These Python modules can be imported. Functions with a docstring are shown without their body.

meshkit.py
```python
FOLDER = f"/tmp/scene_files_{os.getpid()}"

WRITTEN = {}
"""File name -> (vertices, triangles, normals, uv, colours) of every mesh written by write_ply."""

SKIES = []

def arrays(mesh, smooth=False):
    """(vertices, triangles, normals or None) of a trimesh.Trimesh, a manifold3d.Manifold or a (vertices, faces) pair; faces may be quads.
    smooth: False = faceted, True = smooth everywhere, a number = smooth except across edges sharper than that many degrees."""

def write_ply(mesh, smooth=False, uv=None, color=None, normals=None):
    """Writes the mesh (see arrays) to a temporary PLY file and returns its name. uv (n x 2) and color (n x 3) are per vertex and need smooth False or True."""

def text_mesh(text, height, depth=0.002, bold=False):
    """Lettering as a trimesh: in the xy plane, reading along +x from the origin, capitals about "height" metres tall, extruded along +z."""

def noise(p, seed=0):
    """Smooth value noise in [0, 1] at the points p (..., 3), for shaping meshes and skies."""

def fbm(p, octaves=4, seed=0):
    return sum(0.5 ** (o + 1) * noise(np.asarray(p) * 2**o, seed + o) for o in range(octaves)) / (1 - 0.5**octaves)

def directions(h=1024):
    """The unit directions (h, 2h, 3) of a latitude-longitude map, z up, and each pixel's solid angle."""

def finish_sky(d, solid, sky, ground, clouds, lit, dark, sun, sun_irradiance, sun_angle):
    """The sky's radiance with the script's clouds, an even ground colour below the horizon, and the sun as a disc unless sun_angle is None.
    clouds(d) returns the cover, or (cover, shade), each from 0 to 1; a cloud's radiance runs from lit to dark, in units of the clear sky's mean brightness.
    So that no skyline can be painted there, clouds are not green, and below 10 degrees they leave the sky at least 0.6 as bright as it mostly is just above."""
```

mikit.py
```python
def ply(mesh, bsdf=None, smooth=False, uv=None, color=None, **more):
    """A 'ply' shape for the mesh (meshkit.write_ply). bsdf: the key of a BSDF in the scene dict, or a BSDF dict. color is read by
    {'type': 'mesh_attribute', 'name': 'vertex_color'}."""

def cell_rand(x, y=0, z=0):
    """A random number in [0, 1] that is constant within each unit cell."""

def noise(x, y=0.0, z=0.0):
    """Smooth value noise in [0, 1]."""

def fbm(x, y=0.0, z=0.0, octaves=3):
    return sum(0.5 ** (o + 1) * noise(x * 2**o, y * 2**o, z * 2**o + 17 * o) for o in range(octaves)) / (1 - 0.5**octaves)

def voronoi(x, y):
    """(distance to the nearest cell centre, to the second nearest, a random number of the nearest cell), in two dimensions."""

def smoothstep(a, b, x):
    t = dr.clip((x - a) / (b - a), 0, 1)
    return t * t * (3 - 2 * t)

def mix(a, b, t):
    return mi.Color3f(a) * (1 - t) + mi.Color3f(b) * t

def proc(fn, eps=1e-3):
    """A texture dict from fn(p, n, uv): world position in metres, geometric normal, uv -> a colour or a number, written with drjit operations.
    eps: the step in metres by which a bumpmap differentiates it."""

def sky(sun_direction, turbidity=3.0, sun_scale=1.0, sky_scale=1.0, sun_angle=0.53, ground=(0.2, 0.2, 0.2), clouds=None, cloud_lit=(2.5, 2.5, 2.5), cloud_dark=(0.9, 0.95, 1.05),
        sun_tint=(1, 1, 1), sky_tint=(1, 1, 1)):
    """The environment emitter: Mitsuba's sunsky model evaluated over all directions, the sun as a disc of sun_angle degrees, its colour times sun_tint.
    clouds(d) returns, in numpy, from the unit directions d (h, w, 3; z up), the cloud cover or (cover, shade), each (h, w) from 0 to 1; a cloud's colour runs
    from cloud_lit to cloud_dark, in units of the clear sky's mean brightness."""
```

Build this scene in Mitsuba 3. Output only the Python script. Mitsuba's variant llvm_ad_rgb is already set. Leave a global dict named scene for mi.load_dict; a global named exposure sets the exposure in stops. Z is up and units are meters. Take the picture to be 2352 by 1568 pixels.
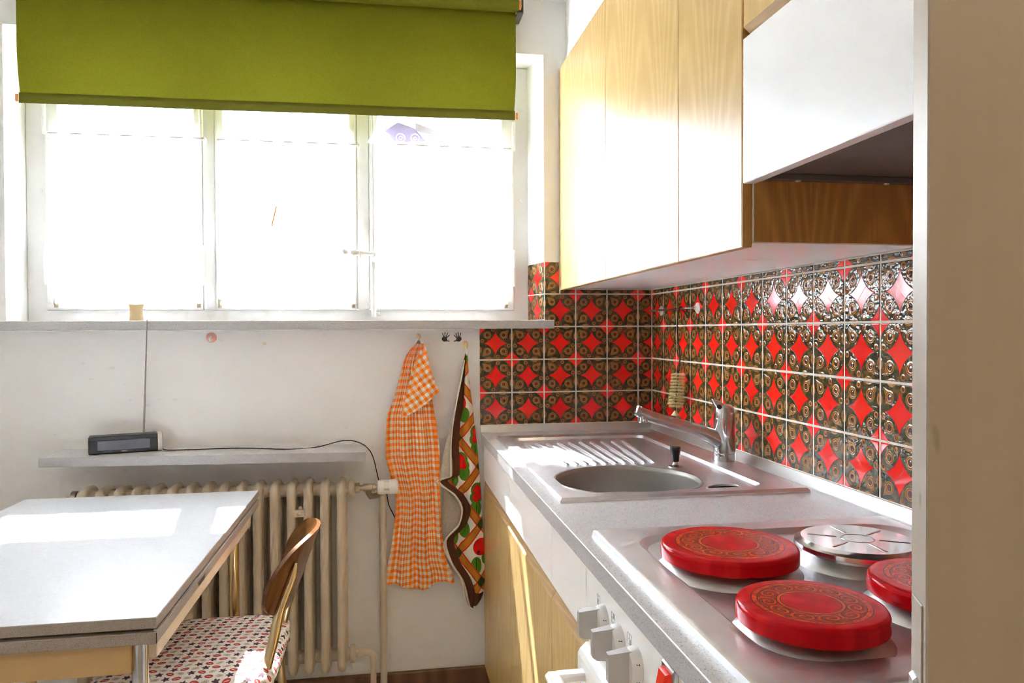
import math, random
import numpy as np
import trimesh
import manifold3d as m3
import mitsuba as mi
import drjit as dr
import mikit, meshkit
from mikit import noise, fbm, voronoi, cell_rand, smoothstep, mix, proc

random.seed(3)
rng = np.random.default_rng(3)
T = mi.ScalarTransform4f
scene, labels = {}, {}

# ------------------------------------------------------------------ camera, sky, exposure
exposure = 5.36
F_PX, CAM = 1715.289, np.array([-0.8992, -2.4607, 1.2267])
YAW, PIT, ROL = 0.165, -0.0145, -0.0041
FWD = np.array([math.sin(YAW) * math.cos(PIT), math.cos(YAW) * math.cos(PIT), math.sin(PIT)])
_rt = np.array([math.cos(YAW), -math.sin(YAW), 0.0])
_up = np.cross(_rt, FWD)
UP = -_rt * math.sin(ROL) + _up * math.cos(ROL)
scene['camera'] = {'type': 'perspective', 'fov_axis': 'x', 'fov': 2 * math.degrees(math.atan(1176 / F_PX)),
                   'to_world': T().look_at(origin=CAM.tolist(), target=(CAM + FWD).tolist(), up=UP.tolist()),
                   'near_clip': 0.01, 'far_clip': 200.0}
SUN = (-0.166, 1.0, 1.45)
scene['sky'] = mikit.sky(SUN, turbidity=3.0, sun_scale=2.2, sky_scale=1.9, sun_tint=(0.76, 0.97, 1.34), sky_tint=(0.95, 0.99, 1.06), sun_angle=0.9, ground=(0.45, 0.44, 0.40),
                         clouds=lambda d: (0.30 + 0.4 * meshkit.fbm(d * 3.0, 3), 0.25), cloud_lit=(2.2, 2.2, 2.2), cloud_dark=(1.3, 1.32, 1.36))
HALL_LAMP = 0.60

# ------------------------------------------------------------------ materials
def rgb(c):
    return {'type': 'rgb', 'value': [float(x) for x in c]}

def col(c):
    return proc(c) if callable(c) else rgb(c)

def mat(name, base, rough=0.5, metal=0.0, spec=0.5, two=False, bump=None, bscale=0.001, eps=1e-3, **more):
    b = {'type': 'principled', 'base_color': col(base), 'metallic': float(metal),
         'roughness': proc(rough) if callable(rough) else float(rough), 'specular': float(spec)}
    for k, v in more.items():
        b[k] = float(v)
    if bump is not None:
        b = {'type': 'bumpmap', 'bump': proc(bump, eps), 'scale': float(bscale), 'bsdf': b}
    if two:
        b = {'type': 'twosided', 'bsdf': b}
    scene['mat_' + name] = b
    return 'mat_' + name

def clamp01(x):
    return dr.clip(x, 0, 1)

def plaster_col(p, n, uv):
    a = fbm(p.x * 3, p.y * 3, p.z * 3, 3)
    s = smoothstep(0.83, 0.9, noise(p.x * 60, p.y * 60, p.z * 60)) * smoothstep(0.6, 0.8, noise(p.x * 9, p.y * 9, p.z * 9))
    return mix(mix((0.69, 0.685, 0.67), (0.76, 0.757, 0.745), a), (0.45, 0.36, 0.26), s * 0.2)

def plaster_bump(p, n, uv):
    return fbm(p.x * 90, p.y * 90, p.z * 90, 2) * 0.7 + noise(p.x * 35, p.y * 35, p.z * 35)

mat('plaster', plaster_col, 0.55, spec=0.3, bump=plaster_bump, bscale=0.0012)
mat('ceiling', (0.74, 0.73, 0.70), 0.9, spec=0.1)
mat('bulkhead', (0.80, 0.80, 0.79), 0.7, spec=0.2)
mat('hall_wall', (0.62, 0.52, 0.40), 0.9, spec=0.1)

def floor_col(p, n, uv):
    g = fbm(p.x * 40, p.y * 4, 0, 3)
    return mix((0.10, 0.045, 0.02), (0.17, 0.085, 0.04), g)
mat('floor', lambda p, n, uv: mix((0.36, 0.33, 0.28), (0.44, 0.41, 0.36), fbm(p.x * 40, p.y * 6, 0, 3)), 0.4)
mat('baseboard', floor_col, 0.45)

def dirty_paint(p, n, uv):
    s = smoothstep(0.62, 0.85, fbm(p.x * 30, p.y * 30, p.z * 14, 3))
    return mix((0.66, 0.655, 0.635), (0.52, 0.49, 0.43), s * 0.5)
mat('window_paint', dirty_paint, 0.35)
mat('white_plastic', (0.80, 0.79, 0.76), 0.3)
mat('offwhite', (0.72, 0.69, 0.60), 0.4)
mat('lam_white', (0.83, 0.82, 0.80), 0.28, spec=0.5)
mat('hood_white', (0.83, 0.83, 0.83), 0.22, spec=0.5)

def laminate(p, n, uv):
    f = noise(p.x * 1300, p.y * 500, p.z * 1300) * 0.5 + noise(p.x * 500, p.y * 1300, p.z * 1300) * 0.5
    s = smoothstep(0.56, 0.78, noise(p.x * 900, p.y * 700, p.z * 900) * 0.6 + noise(p.x * 1700, p.y * 600, p.z * 1700) * 0.4)
    g = fbm(p.x * 15, p.y * 15, p.z * 15, 2)
    return mix(mix((0.40, 0.395, 0.40), (0.52, 0.515, 0.52), f * 0.7 + g * 0.3), (0.10, 0.09, 0.10), s * 0.62)
mat('laminate', laminate, 0.32)

def linen(p, n, uv):
    w = noise(p.x * 1500, p.y * 1500, p.z * 90) * 0.5 + noise(p.x * 120, p.y * 120, p.z * 2200) * 0.5
    s = smoothstep(0.55, 0.8, noise(p.x * 1600, p.y * 1600, p.z * 500))
    return mix(mix((0.28, 0.235, 0.20), (0.38, 0.33, 0.29), w), (0.12, 0.10, 0.08), s * 0.4)
mat('linen_edge', linen, 0.45)

def table_top(p, n, uv):
    w = noise(p.x * 900, p.y * 120, 0) * 0.5 + noise(p.x * 120, p.y * 900, 3) * 0.5
    return mix((0.42, 0.43, 0.455), (0.49, 0.50, 0.525), w)
mat('table_top', table_top, 0.30, spec=0.5)
mat('table_apron', (0.55, 0.36, 0.16), 0.4)
mat('table_apron_pale', (0.74, 0.62, 0.47), 0.4)

def wood_fn(ca, cb, cc, sx, along):
    def f(p, n, uv):
        q = {'z': (p.y + p.x, p.z), 'y': (p.z * 2 + p.x, p.y)}[along]
        a, l = q
        warp = fbm(a * 6, l * 1.1, 3.0, 2)
        W_ = 0.24
        a0 = a / W_ + 0.35
        aa = (a0 - dr.floor(a0) - 0.5) * W_
        lr = l + cell_rand(dr.floor(a0), 3) * 0.7
        ph = (lr * 0.55 + 24 * aa * aa + warp * 0.10) * 6.2832 * 3.0 * sx
        cath = 0.5 + 0.5 * dr.sin(ph)
        fine = noise(a * 420, l * 6, 0) * 0.6 + noise(a * 900, l * 14, 5) * 0.4
        t = clamp01(cath * cath * 0.55 + fine * 0.45)
        c = mix(ca, cb, t)
        return mix(c, cc, smoothstep(0.62, 0.85, noise(a * 800, l * 20, 9)) * 0.25)
    return f
mat('oak', wood_fn((0.52, 0.34, 0.130), (0.60, 0.425, 0.190), (0.42, 0.26, 0.09), 3.2, 'z'), 0.30, spec=0.5)
mat('oak_edge', wood_fn((0.40, 0.25, 0.11), (0.52, 0.35, 0.17), (0.25, 0.15, 0.07), 3.2, 'y'), 0.4)
mat('oak_dark', wood_fn((0.42, 0.205, 0.052), (0.62, 0.345, 0.105), (0.32, 0.15, 0.04), 4.2, 'z'), 0.4)
mat('chair_wood', wood_fn((0.075, 0.026, 0.007), (0.135, 0.050, 0.013), (0.05, 0.02, 0.006), 4.0, 'z'), 0.12, spec=0.6, clearcoat=0.6, clearcoat_gloss=0.95)

mat('chrome', (0.60, 0.605, 0.62), 0.04, metal=1.0)
mat('brass', (0.78, 0.60, 0.34), 0.14, metal=1.0)
def steel_col(p, n, uv):
    s = fbm(p.x * 30, p.y * 30, p.z * 30, 3)
    return mix((0.76, 0.765, 0.78), (0.86, 0.865, 0.88), s)
def steel_rough(p, n, uv):
    return 0.31 + 0.14 * fbm(p.x * 45, p.y * 18, p.z * 30, 3)
mat('steel', steel_col, steel_rough, metal=1.0)
mat('steel_satin', (0.62, 0.61, 0.58), 0.40, metal=1.0)
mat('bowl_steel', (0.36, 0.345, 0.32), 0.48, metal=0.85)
mat('alu', (0.62, 0.615, 0.60), 0.35, metal=0.7)
mat('steel_lid', (0.68, 0.67, 0.68), 0.12, metal=1.0)
mat('dark_metal', (0.10, 0.10, 0.09), 0.4, metal=0.6)
mat('old_brass', (0.45, 0.38, 0.28), 0.35, metal=0.9)
mat('black', (0.012, 0.012, 0.013), 0.35)
mat('black_gloss', (0.008, 0.008, 0.012), 0.04, spec=0.7)
mat('screen_grey', (0.10, 0.11, 0.14), 0.05, spec=0.7)
mat('cable', (0.012, 0.014, 0.013), 0.5)
mat('dark_gap', (0.02, 0.017, 0.015), 0.8)
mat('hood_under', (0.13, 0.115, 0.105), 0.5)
mat('silver_plastic', (0.60, 0.57, 0.54), 0.35, metal=0.2)
mat('print_white', (0.75, 0.75, 0.75), 0.5)
mat('print_grey', (0.33, 0.33, 0.36), 0.5)
mat('aerial', (0.30, 0.25, 0.24), 0.35, metal=0.5)
mat('rod_grey', (0.40, 0.39, 0.40), 0.5)
mat('knob_grip', (0.40, 0.39, 0.38), 0.35)
mat('knob_grey', (0.66, 0.65, 0.64), 0.35)
mat('red_lamp', (0.75, 0.035, 0.01), 0.15)
mat('radiator', (0.56, 0.475, 0.365), 0.35)
mat('pipe_paint', (0.58, 0.50, 0.40), 0.4)
mat('pink', (0.72, 0.36, 0.32), 0.3)
mat('cream_plastic', (0.74, 0.64, 0.44), 0.25)
mat('grey_felt', (0.22, 0.22, 0.24), 0.9)
mat('white_cotton', (0.80, 0.79, 0.75), 0.9, spec=0.1, two=True)
mat('grout', (0.70, 0.64, 0.56), 0.8, spec=0.2)
mat('stick_wood', (0.62, 0.30, 0.12), 0.6)
mat('bristle', (0.82, 0.76, 0.46), 0.6, two=True)
mat('braid', (0.03, 0.025, 0.025), 0.7)
mat('decal', (0.30, 0.26, 0.46), 0.5, two=True)
mat('decal_b', (0.40, 0.36, 0.44), 0.5, two=True)
mat('tape', (0.66, 0.58, 0.42), 0.4)

def door_col(p, n, uv):
    g = fbm(p.x * 60, p.y * 60, p.z * 2.0, 3)
    s = smoothstep(0.78, 0.9, fbm(p.x * 70, p.y * 70, p.z * 25, 3))
    return mix(mix((0.31, 0.265, 0.205), (0.36, 0.31, 0.245), g), (0.14, 0.14, 0.07), s * 0.6)
mat('door_paint', door_col, 0.4)

# --- glazed relief tiles: uv runs in tile lattice units, flowers on lattice corners whose indices add to an even number
TR = (0.86, 0.024, 0.010)
def tile_parts(uv):
    u, v = uv.x, uv.y
    cx, cy = dr.floor(u + 0.5), dr.floor(v + 0.5)
    p, q = dr.abs(u - cx), dr.abs(v - cy)
    par = dr.abs((cx + cy) - 2 * dr.floor((cx + cy) * 0.5 + 0.25))          # 0 = flower, 1 = eye
    flower = dr.select(par < 0.5, mi.Float(1), mi.Float(0))
    r = dr.sqrt(p * p + q * q)
    rc = dr.sqrt((0.5 - p) ** 2 + (0.5 - q) ** 2)
    disc = smoothstep(0.524, 0.513, r)
    lens = disc * dr.maximum(flower, smoothstep(0.538, 0.527, rc))
    d = dr.sqrt((p - 0.25) ** 2 + (q - 0.25) ** 2)
    t = ((0.25 - p) + (0.25 - q)) * 0.7071
    w = dr.abs(p - q) * 0.7071
    tail = dr.select((t > 0) & (t < 0.23), w - 0.115 * (1 - t / 0.23), mi.Float(1))
    dd = dr.minimum(d - 0.115, tail * flower + (1 - flower))                # < 0 inside eye or teardrop
    o1 = dr.sqrt((p / 0.075) ** 2 + ((q - 0.30) / 0.12) ** 2)
    o2 = dr.sqrt((q / 0.075) ** 2 + ((p - 0.30) / 0.12) ** 2)
    oval = dr.minimum(o1, o2)
    s1 = dr.sqrt((p - 0.095) ** 2 + (q - 0.425) ** 2)
    s2 = dr.sqrt((q - 0.095) ** 2 + (p - 0.425) ** 2)
    small = dr.minimum(s1, s2)
    leaf = dr.abs(p - q) * 0.7071 - 0.055 * dr.sin(dr.clip(r / 0.20, 0, 1) * 3.1416)
    return u, v, flower, lens, dd, d, oval, small, leaf, r

def tile_col(pp, n, uv):
    u, v, fl, lens, dd, d, oval, small, leaf, r = tile_parts(uv)
    g = fbm(u * 22, v * 22, 1.0, 3)
    jit = cell_rand(dr.floor(u), dr.floor(v), 7)
    red = mix(TR, (0.76, 0.010, 0.012), clamp01(jit * 0.8 + (fbm(u * 9, v * 9, 4.0, 2) - 0.5) * 0.5))
    dark = mix((0.022, 0.026, 0.012), (0.075, 0.065, 0.022), g)
    dark = mix(dark, (0.19, 0.085, 0.022), smoothstep(0.48, 0.70, fbm(u * 15, v * 15, 8.0, 2)) * 0.75)
    dark = mix(dark, (0.012, 0.018, 0.010), smoothstep(0.50, 0.35, fbm(u * 10, v * 10, 18.0, 2)) * 0.7)
    c = mix(red, dark, lens)
    ora, brn = (0.55, 0.24, 0.040), (0.16, 0.055, 0.016)
    ring = smoothstep(0.0, -0.008, dd)
    cc = mix(ora, brn, smoothstep(0.016, 0.008, dr.abs(d - 0.086)))
    cc = mix(cc, brn, smoothstep(-0.002, -0.012, dd) * smoothstep(0.105, 0.112, d) * 0.7)
    cc = mix(cc, (0.085, 0.028, 0.016), smoothstep(0.062, 0.054, d))
    c = mix(c, cc, ring)
    ov = fl * smoothstep(1.02, 0.9, oval) * (1 - ring)
    c = mix(c, mix((0.36, 0.16, 0.035), (0.19, 0.075, 0.02), smoothstep(0.6, 0.3, oval)), ov)
    sm = (1 - fl) * smoothstep(0.062, 0.055, small) * (1 - ring) * lens
    c = mix(c, mix((0.38, 0.14, 0.03), (0.12, 0.045, 0.02), smoothstep(0.035, 0.028, small)), sm)
    lf = fl * smoothstep(0.008, -0.006, leaf) * (1 - ring) * smoothstep(0.30, 0.2, r)
    return mix(c, (0.018, 0.024, 0.012), lf)

def tile_height(pp, n, uv):
    u, v, fl, lens, dd, d, oval, small, leaf, r = tile_parts(uv)
    h = lens * (0.40 + 0.7 * fbm(u * 15, v * 15, 1.0, 2))
    h += 0.55 * smoothstep(0.01, -0.03, dd) - 0.35 * smoothstep(0.075, 0.06, d) + 0.55 * smoothstep(0.05, 0.0, d)
    h += 0.4 * fl * smoothstep(1.05, 0.5, oval) + 0.4 * (1 - fl) * smoothstep(0.065, 0.03, small) * lens
    h += 0.25 * fl * smoothstep(0.01, -0.02, leaf)
    h += 0.10 * fbm(u * 5, v * 5, 5.0, 2)
    fu, fv = u - dr.floor(u), v - dr.floor(v)
    e = dr.minimum(dr.minimum(fu, 1 - fu), dr.minimum(fv, 1 - fv))
    return h + 0.5 * smoothstep(0.0, 0.045, e)
mat('tile', tile_col, 0.10, spec=0.6, bump=tile_height, bscale=0.0015, eps=0.0006)

# --- fabrics
def gingham(p, n, uv):
    s = 0.0205
    a, b = uv.x / s, uv.y / s
    ia = smoothstep(0.46, 0.54, dr.abs((a - dr.floor(a)) - 0.5) * 2)
    ib = smoothstep(0.46, 0.54, dr.abs((b - dr.floor(b)) - 0.5) * 2)
    k = ia + ib
    th = 0.9 + 0.2 * noise(uv.x * 2500, uv.y * 2500, 0)
    c = mix((0.78, 0.74, 0.70), (0.84, 0.40, 0.17), clamp01(k))
    c = mix(c, (0.83, 0.19, 0.012), clamp01(k - 1))
    return c * th
mat('gingham', gingham, 0.85, spec=0.1, two=True)

def fruit_print(p, n, uv):
    s, t = uv.x, uv.y                                                      # metres from the left selvedge, metres above the lowest tip
    white, brown = (0.78, 0.73, 0.63), (0.095, 0.040, 0.022)
    a, b = (s - 0.045) / 0.15 + (t - 0.183) / 0.19, -(s - 0.045) / 0.15 + (t - 0.183) / 0.19
    fa, fb = a - dr.floor(a + 0.5), b - dr.floor(b + 0.5)
    la, lb = dr.abs(fa), dr.abs(fb)
    band = dr.minimum(la, lb)
    c = mi.Color3f(white)
    ca, cb = dr.floor(a) + 0.5, dr.floor(b) + 0.5
    # centre of this diamond in s, t
    x, y = ((a - ca) - (b - cb)) * 0.075 / 1.35, ((a - ca) + (b - cb)) * 0.095 / 1.45
    kind = cell_rand(dr.floor(a), dr.floor(b), 3)
    lf1 = dr.sqrt(((x + 0.012) * 1.2) ** 2 + ((y + 0.028) * 0.8) ** 2)
    lf2 = dr.sqrt(((x - 0.015) * 1.2) ** 2 + ((y + 0.012) * 0.9) ** 2)
    green = dr.minimum(lf1, lf2)
    c = mix(c, (0.085, 0.21, 0.018), smoothstep(0.0165, 0.0155, green))
    c = mix(c, (0.02, 0.05, 0.01), smoothstep(0.0010, 0.0006, dr.abs(x + 0.012)) * smoothstep(0.0165, 0.0155, lf1))
    ap = dr.sqrt(x * x + ((y - 0.014) * 1.0) ** 2)
    big = smoothstep(0.0205, 0.0195, ap)
    ch = mi.Float(1)
    for ox, oy in ((-0.010, 0.014), (0.008, 0.018), (0.0, 0.002), (0.012, 0.004), (-0.012, -0.003)):
        ch = dr.minimum(ch, dr.sqrt((x - ox) ** 2 + (y - oy) ** 2))
    cher = smoothstep(0.0100, 0.0092, ch)
    gcl = smoothstep(0.0155, 0.0148, ch)
    c = dr.select(kind < 0.5, mix(c, (0.085, 0.21, 0.018), gcl), c)
    c = mix(c, (0.72, 0.016, 0.012), dr.select(kind < 0.5, cher, big))
    c = mix(c, (0.03, 0.02, 0.02), smoothstep(0.004, 0.003, dr.sqrt((x + 0.006) ** 2 + (y - 0.002) ** 2)) * dr.select(kind < 0.5, 0.0, 1.0))
    st = smoothstep(0.115, 0.105, band)
    stc = mix((0.50, 0.19, 0.022), (0.60, 0.03, 0.02), smoothstep(0.068, 0.078, band))
    stc = mix(stc, (0.06, 0.07, 0.02), smoothstep(0.11, 0.10, dr.maximum(la, lb)))
    c = mix(c, stc, st)
    edge = dr.minimum(s, t * 0.62 + 0.001)
    c = mix(c, brown, smoothstep(0.034, 0.0335, edge))
    c = mix(c, white, smoothstep(0.0075, 0.0070, edge))
    return c * (0.88 + 0.24 * noise(s * 1800, t * 1800, 0))
mat('fruit_cloth', fruit_print, 0.9, spec=0.1, two=True)
def terry(p, n, uv):
    f = fbm(p.x * 300, p.y * 300, p.z * 300, 2)
    return mix((0.42, 0.36, 0.28), (0.62, 0.56, 0.47), f)
mat('terry', terry, 0.95, spec=0.05, two=True)

def leaf_print(p, n, uv):
    s = 0.0220
    row = dr.floor(uv.y / (s * 0.86))
    x = uv.x / s + 0.5 * (row - 2 * dr.floor(row * 0.5)) + 0.33 * row
    cx = dr.floor(x)
    k = cx + row - 3 * dr.floor((cx + row) / 3.0 + 0.001)
    lx, ly = (x - cx - 0.5) * s, (uv.y / (s * 0.86) - row - 0.5) * s * 0.86
    ang = (cell_rand(cx, row, 5) - 0.5) * 1.2
    ca, sa = dr.cos(ang), dr.sin(ang)
    lx, ly = lx * ca - ly * sa, lx * sa + ly * ca
    rr = dr.sqrt(lx * lx + ly * ly)
    th = dr.atan2(ly, lx)
    lobed = rr - 0.0092 * (0.76 + 0.24 * dr.cos(th * 5))
    oval = dr.sqrt((lx / 0.0096) ** 2 + (ly / 0.0064) ** 2) - 1 + 0.35 * smoothstep(0.0, 0.008, lx) * 0
    feather = dr.sqrt((lx / 0.0098) ** 2 + (ly / 0.0058) ** 2) - (0.72 + 0.28 * dr.cos(lx * 1900))
    vein = smoothstep(0.0009, 0.0005, dr.abs(ly + 0.15 * lx)) * smoothstep(0.006, 0.005, rr)
    base = mi.Color3f((0.74, 0.69, 0.64))
    m0 = smoothstep(0.0004, -0.0004, lobed)
    m1 = smoothstep(0.05, -0.05, oval) * (1 - vein)
    m2 = smoothstep(0.08, -0.08, feather) * (1 - 0.5 * vein)
    m = dr.select(k < 0.5, m0, dr.select(k < 1.5, m1, m2))
    c0, c1, c2 = mi.Color3f((0.075, 0.035, 0.045)), mi.Color3f((0.40, 0.045, 0.035)), mi.Color3f((0.33, 0.26, 0.15))
    c = dr.select(k < 0.5, c0, dr.select(k < 1.5, c1, c2))
    return base * (1 - m) + c * m
mat('leaf_cloth', leaf_print, 0.75, spec=0.2)

def blind_col(p, n, uv):
    g = noise(p.x * 1400, p.z * 300, 0) * 0.5 + noise(p.x * 300, p.z * 1400, 4) * 0.5
    return mix((0.115, 0.118, 0.008), (0.165, 0.165, 0.016), g)
scene['mat_blind'] = {'type': 'principledthin', 'base_color': proc(blind_col), 'roughness': 0.7, 'diff_trans': 0.22, 'spec_trans': 0.0, 'eta': 1.3}
scene['mat_blind_hem'] = {'type': 'principledthin', 'base_color': rgb((0.11, 0.11, 0.018)), 'roughness': 0.7, 'diff_trans': 0.10, 'spec_trans': 0.0, 'eta': 1.3}
scene['mat_blind_solid'] = {'type': 'principled', 'base_color': proc(blind_col), 'roughness': 0.7, 'specular': 0.2}
mat('hem_bar', (0.60, 0.25, 0.08), 0.5)
scene['mat_lace'] = {'type': 'principledthin', 'base_color': rgb((0.88, 0.88, 0.88)), 'roughness': 0.8, 'diff_trans': 1.15, 'spec_trans': 0.0, 'eta': 1.2}
scene['mat_pane'] = {'type': 'thindielectric', 'int_ior': 1.5}
scene['mat_sachet'] = {'type': 'principledthin', 'base_color': rgb((0.50, 0.40, 0.26)), 'roughness': 0.6, 'diff_trans': 0.8, 'spec_trans': 0.0, 'eta': 1.3}

# --- enamelled hob covers: uv = position in units of the cover's radius
def cover_col(p, n, uv):
    x, y = uv.x, uv.y
    r, th = dr.sqrt(x * x + y * y), dr.atan2(y, x)
    red = mix((0.50, 0.004, 0.008), (0.60, 0.014, 0.016), smoothstep(0.45, 0.75, fbm(x * 6, y * 6, 2.0, 3)))
    dark, ora = mi.Color3f((0.055, 0.030, 0.022)), mi.Color3f((0.68, 0.075, 0.012))
    c = red
    N = 11
    a = th / (2 * math.pi) * N
    k = dr.floor(a)
    s = (a - k - 0.5) * (2 * math.pi / N) * 0.575 / 0.16
    t = (r - 0.575) / 0.115
    flip = 1 - 2 * (k - 2 * dr.floor(k * 0.5))
    tt = t * flip
    rho, phi = dr.sqrt(s * s + (tt * 0.95) ** 2), dr.atan2(tt, s)
    f = rho * 1.55 - phi / (2 * math.pi)
    fr = dr.abs(f - dr.floor(f) - 0.5) * 2
    inb = smoothstep(0.455, 0.46, r) * smoothstep(0.70, 0.695, r)
    spiral = dr.select(rho < 1.15, fr, dr.abs(dr.sin(t * 5.0 + dr.cos(a * math.pi) * 1.5)))
    sc = dr.select(spiral > 0.62, ora, dr.select(spiral > 0.22, dark, red))
    c = dr.select(inb > 0.5, sc, c)
    outer = (r > 0.715) & (r < 0.775)
    c = dr.select(outer, mix((0.68, 0.075, 0.012), (0.40, 0.02, 0.015), smoothstep(0.55, 0.65, noise(th * 40, r * 40, 0))), c)
    inner = (r > 0.405) & (r < 0.44)
    c = dr.select(inner, ora, c)
    for rr in (0.785, 0.708, 0.448, 0.397):
        c = mix(c, dark, smoothstep(0.009, 0.005, dr.abs(r - rr)))
    chip = smoothstep(0.80, 0.86, noise(x * 4.2 + 3.3, y * 4.2, p.z * 160)) * (r > 0.985) * smoothstep(0.9135, 0.9105, p.z)
    return mix(c, (0.012, 0.01, 0.012), clamp01(chip))
mat('enamel', cover_col, 0.12, spec=0.12)

# ------------------------------------------------------------------ mesh helpers
def cat(*ms):
    return trimesh.util.concatenate([m for m in ms])

def tm(man):
    m = man.to_mesh()
    return trimesh.Trimesh(np.array(m.vert_properties[:, :3]), np.array(m.tri_verts), process=False)

def hull(pts):
    return trimesh.convex.convex_hull(np.asarray(pts, float))

def cb(x0, x1, y0, y1, z0, z1, c=0.0015):
    """A box with chamfered edges."""
    lo, hi = np.minimum([x0, y0, z0], [x1, y1, z1]).astype(float), np.maximum([x0, y0, z0], [x1, y1, z1]).astype(float)
    c = min(c, 0.45 * (hi - lo).min())
    P = []
    for k in range(3):
        for b in np.ndindex(2, 2, 2):
            v = np.where(np.array(b) > 0, hi - c, lo + c)
            v[k] = hi[k] if b[k] else lo[k]
            P.append(v)
    return hull(P)

def box(x0, x1, y0, y1, z0, z1):
    return trimesh.creation.box(bounds=np.sort(np.array([[x0, y0, z0], [x1, y1, z1]], float), axis=0))

def rot(m, deg, axis, point):
    m = m.copy()
    m.apply_transform(trimesh.transformations.rotation_matrix(math.radians(deg), axis, point))
    return m

def smooth_path(pts, n):
    from scipy.interpolate import CubicSpline
    pts = np.asarray(pts, float)
    t = np.r_[0, np.cumsum(np.linalg.norm(np.diff(pts, axis=0), axis=1))]
    return CubicSpline(t, pts)(np.linspace(0, t[-1], n))

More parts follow.
